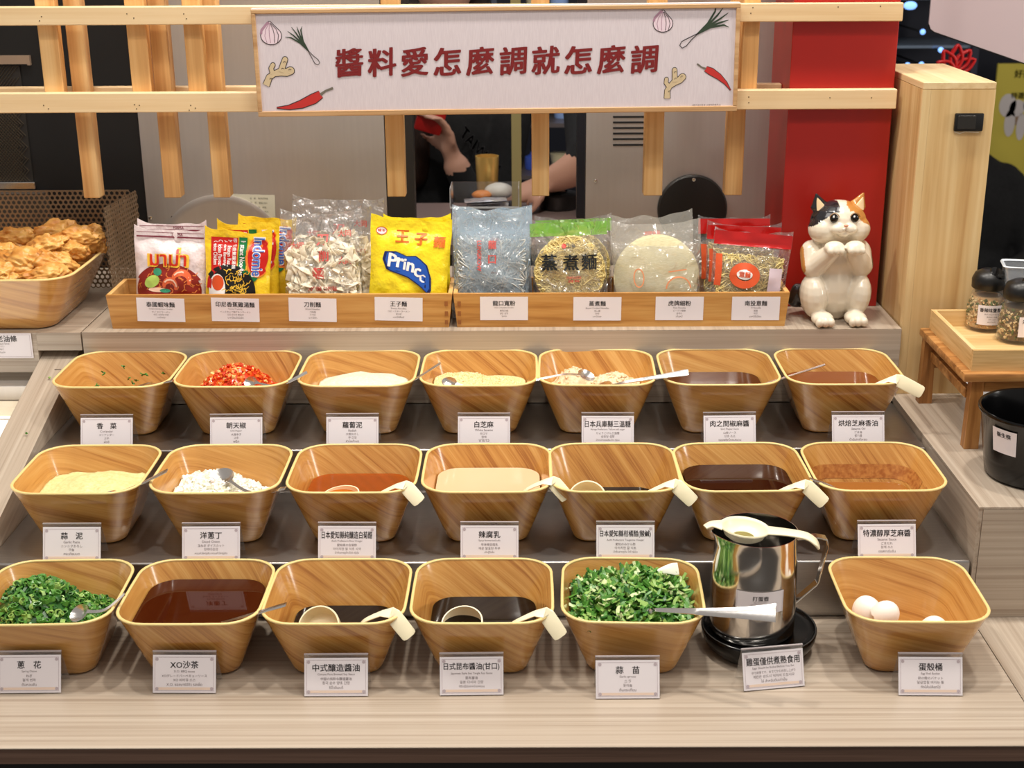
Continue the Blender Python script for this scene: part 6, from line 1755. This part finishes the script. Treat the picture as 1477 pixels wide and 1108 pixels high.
# red ribbon bow
c = at(1378, 104, y=1.50)
t = thing('ribbon_bow', 'red looped ribbon bow behind the wooden pillar top', 'bow', c)
RB = mat('red ribbon', (214, 24, 26), .35)
for k, (a, l, w_) in enumerate(((-1.1, .046, .010), (-.55, .054, .012), (.05, .058, .014), (.60, .056, .012), (1.05, .052, .010))):
    P = [(l * q * sin(a) + .013 * sgn * cos(a) * sin(pi * q), .004 * k, l * q * cos(a) + .013 * sgn * -sin(a) * sin(pi * q)) for sgn, qs in ((1, [i / 6 for i in range(7)]), (-1, [1 - i / 6 for i in range(1, 7)])) for q in qs]
    obj('loop', ribbon(smoothpath(P, 2), .014, .0055, (0, 1, 0)), RB, t, smooth=60)
obj('knot', ell((0, .008, 0), (.010, .012, .008)), RB, t, smooth=180)
obj('support_post', box(-.003, .003, .004, .012, -.80 - c.z, -.008), mat('bow post', (60, 20, 20), .5), t)
# yellow poster
Yp = 3.75; a = at(1440, 92, y=Yp); 
t = thing('yellow_poster', 'olive yellow poster with white splash and dark words at far right', 'poster', (a.x, Yp, a.z))
obj('board', box(0, .60, .0, .01, -.95, .0), mat('poster yellow', (214, 196, 76), .5), t)
obj('splash', flat([ell2(.035, -.105, .022, .030, 16, 3), ell2(.060, -.112, .020, .022, 16, 3), ell2(.045, -.150, .014, .035, 16, 3), ell2(.075, -.160, .012, .035, 16, 3), ell2(.095, -.100, .02, .03, 16, 3)], lambda x, z: (x * 1.5, -.0012, z * 1.5)), mat('splash white', (216, 208, 204), .5), t)
obj('splash_brown', flat([ell2(.065, -.140, .018, .016, 16, 3), ell2(.09, -.145, .018, .02, 16, 3)], lambda x, z: (x * 1.5, -.0008, z * 1.5)), mat('splash brown', (150, 120, 90), .5), t)
obj('lettering', flat([text_in('好茶', .065, -.025, .05, .02, .02), text_in('特選鮮奶', .075, -.080, .08, .016, .02)], lambda x, z: (x * 1.5, -.0016, z * 1.5)), mat('poster ink', (70, 54, 34), .5), t)

# crumbs on the board and table
random.seed(9)
for k, (u, v, cl, lb_) in enumerate(((71, 546, G2, 'tiny green herb crumb on the side board beside the coriander bowl'), (39, 632, G1, 'tiny dark herb crumb low on the side board'))):
    # the board top slopes: solve for the point on it
    z = .2
    for _ in range(12):
        p = at(u, v, z=z); z = .1235 + (p.y - .092) * (.2345 - .1235) / (YS + .045 - .092)
    o = obj('herb_crumb', ringlet((0, 0, .0015), .0022, .002), cl, None, (p.x, p.y, z + .002)); tag(o, lb_, 'crumb')
for u, v, l in ((82, 522, .010), (88, 526.5, .005)):
    z = .2
    for _ in range(12):
        p = at(u, v, z=z); z = .1235 + (p.y - .092) * (.2345 - .1235) / (YS + .045 - .092)
    o = obj('scratch', box(-l / 2, l / 2, -.0006, .0006, -.0002, .0003), mat('dark scratch', (60, 44, 36), .8), bpy.data.objects['stepped_display'], (p.x, p.y, z + .0004), (0, 0, .1))
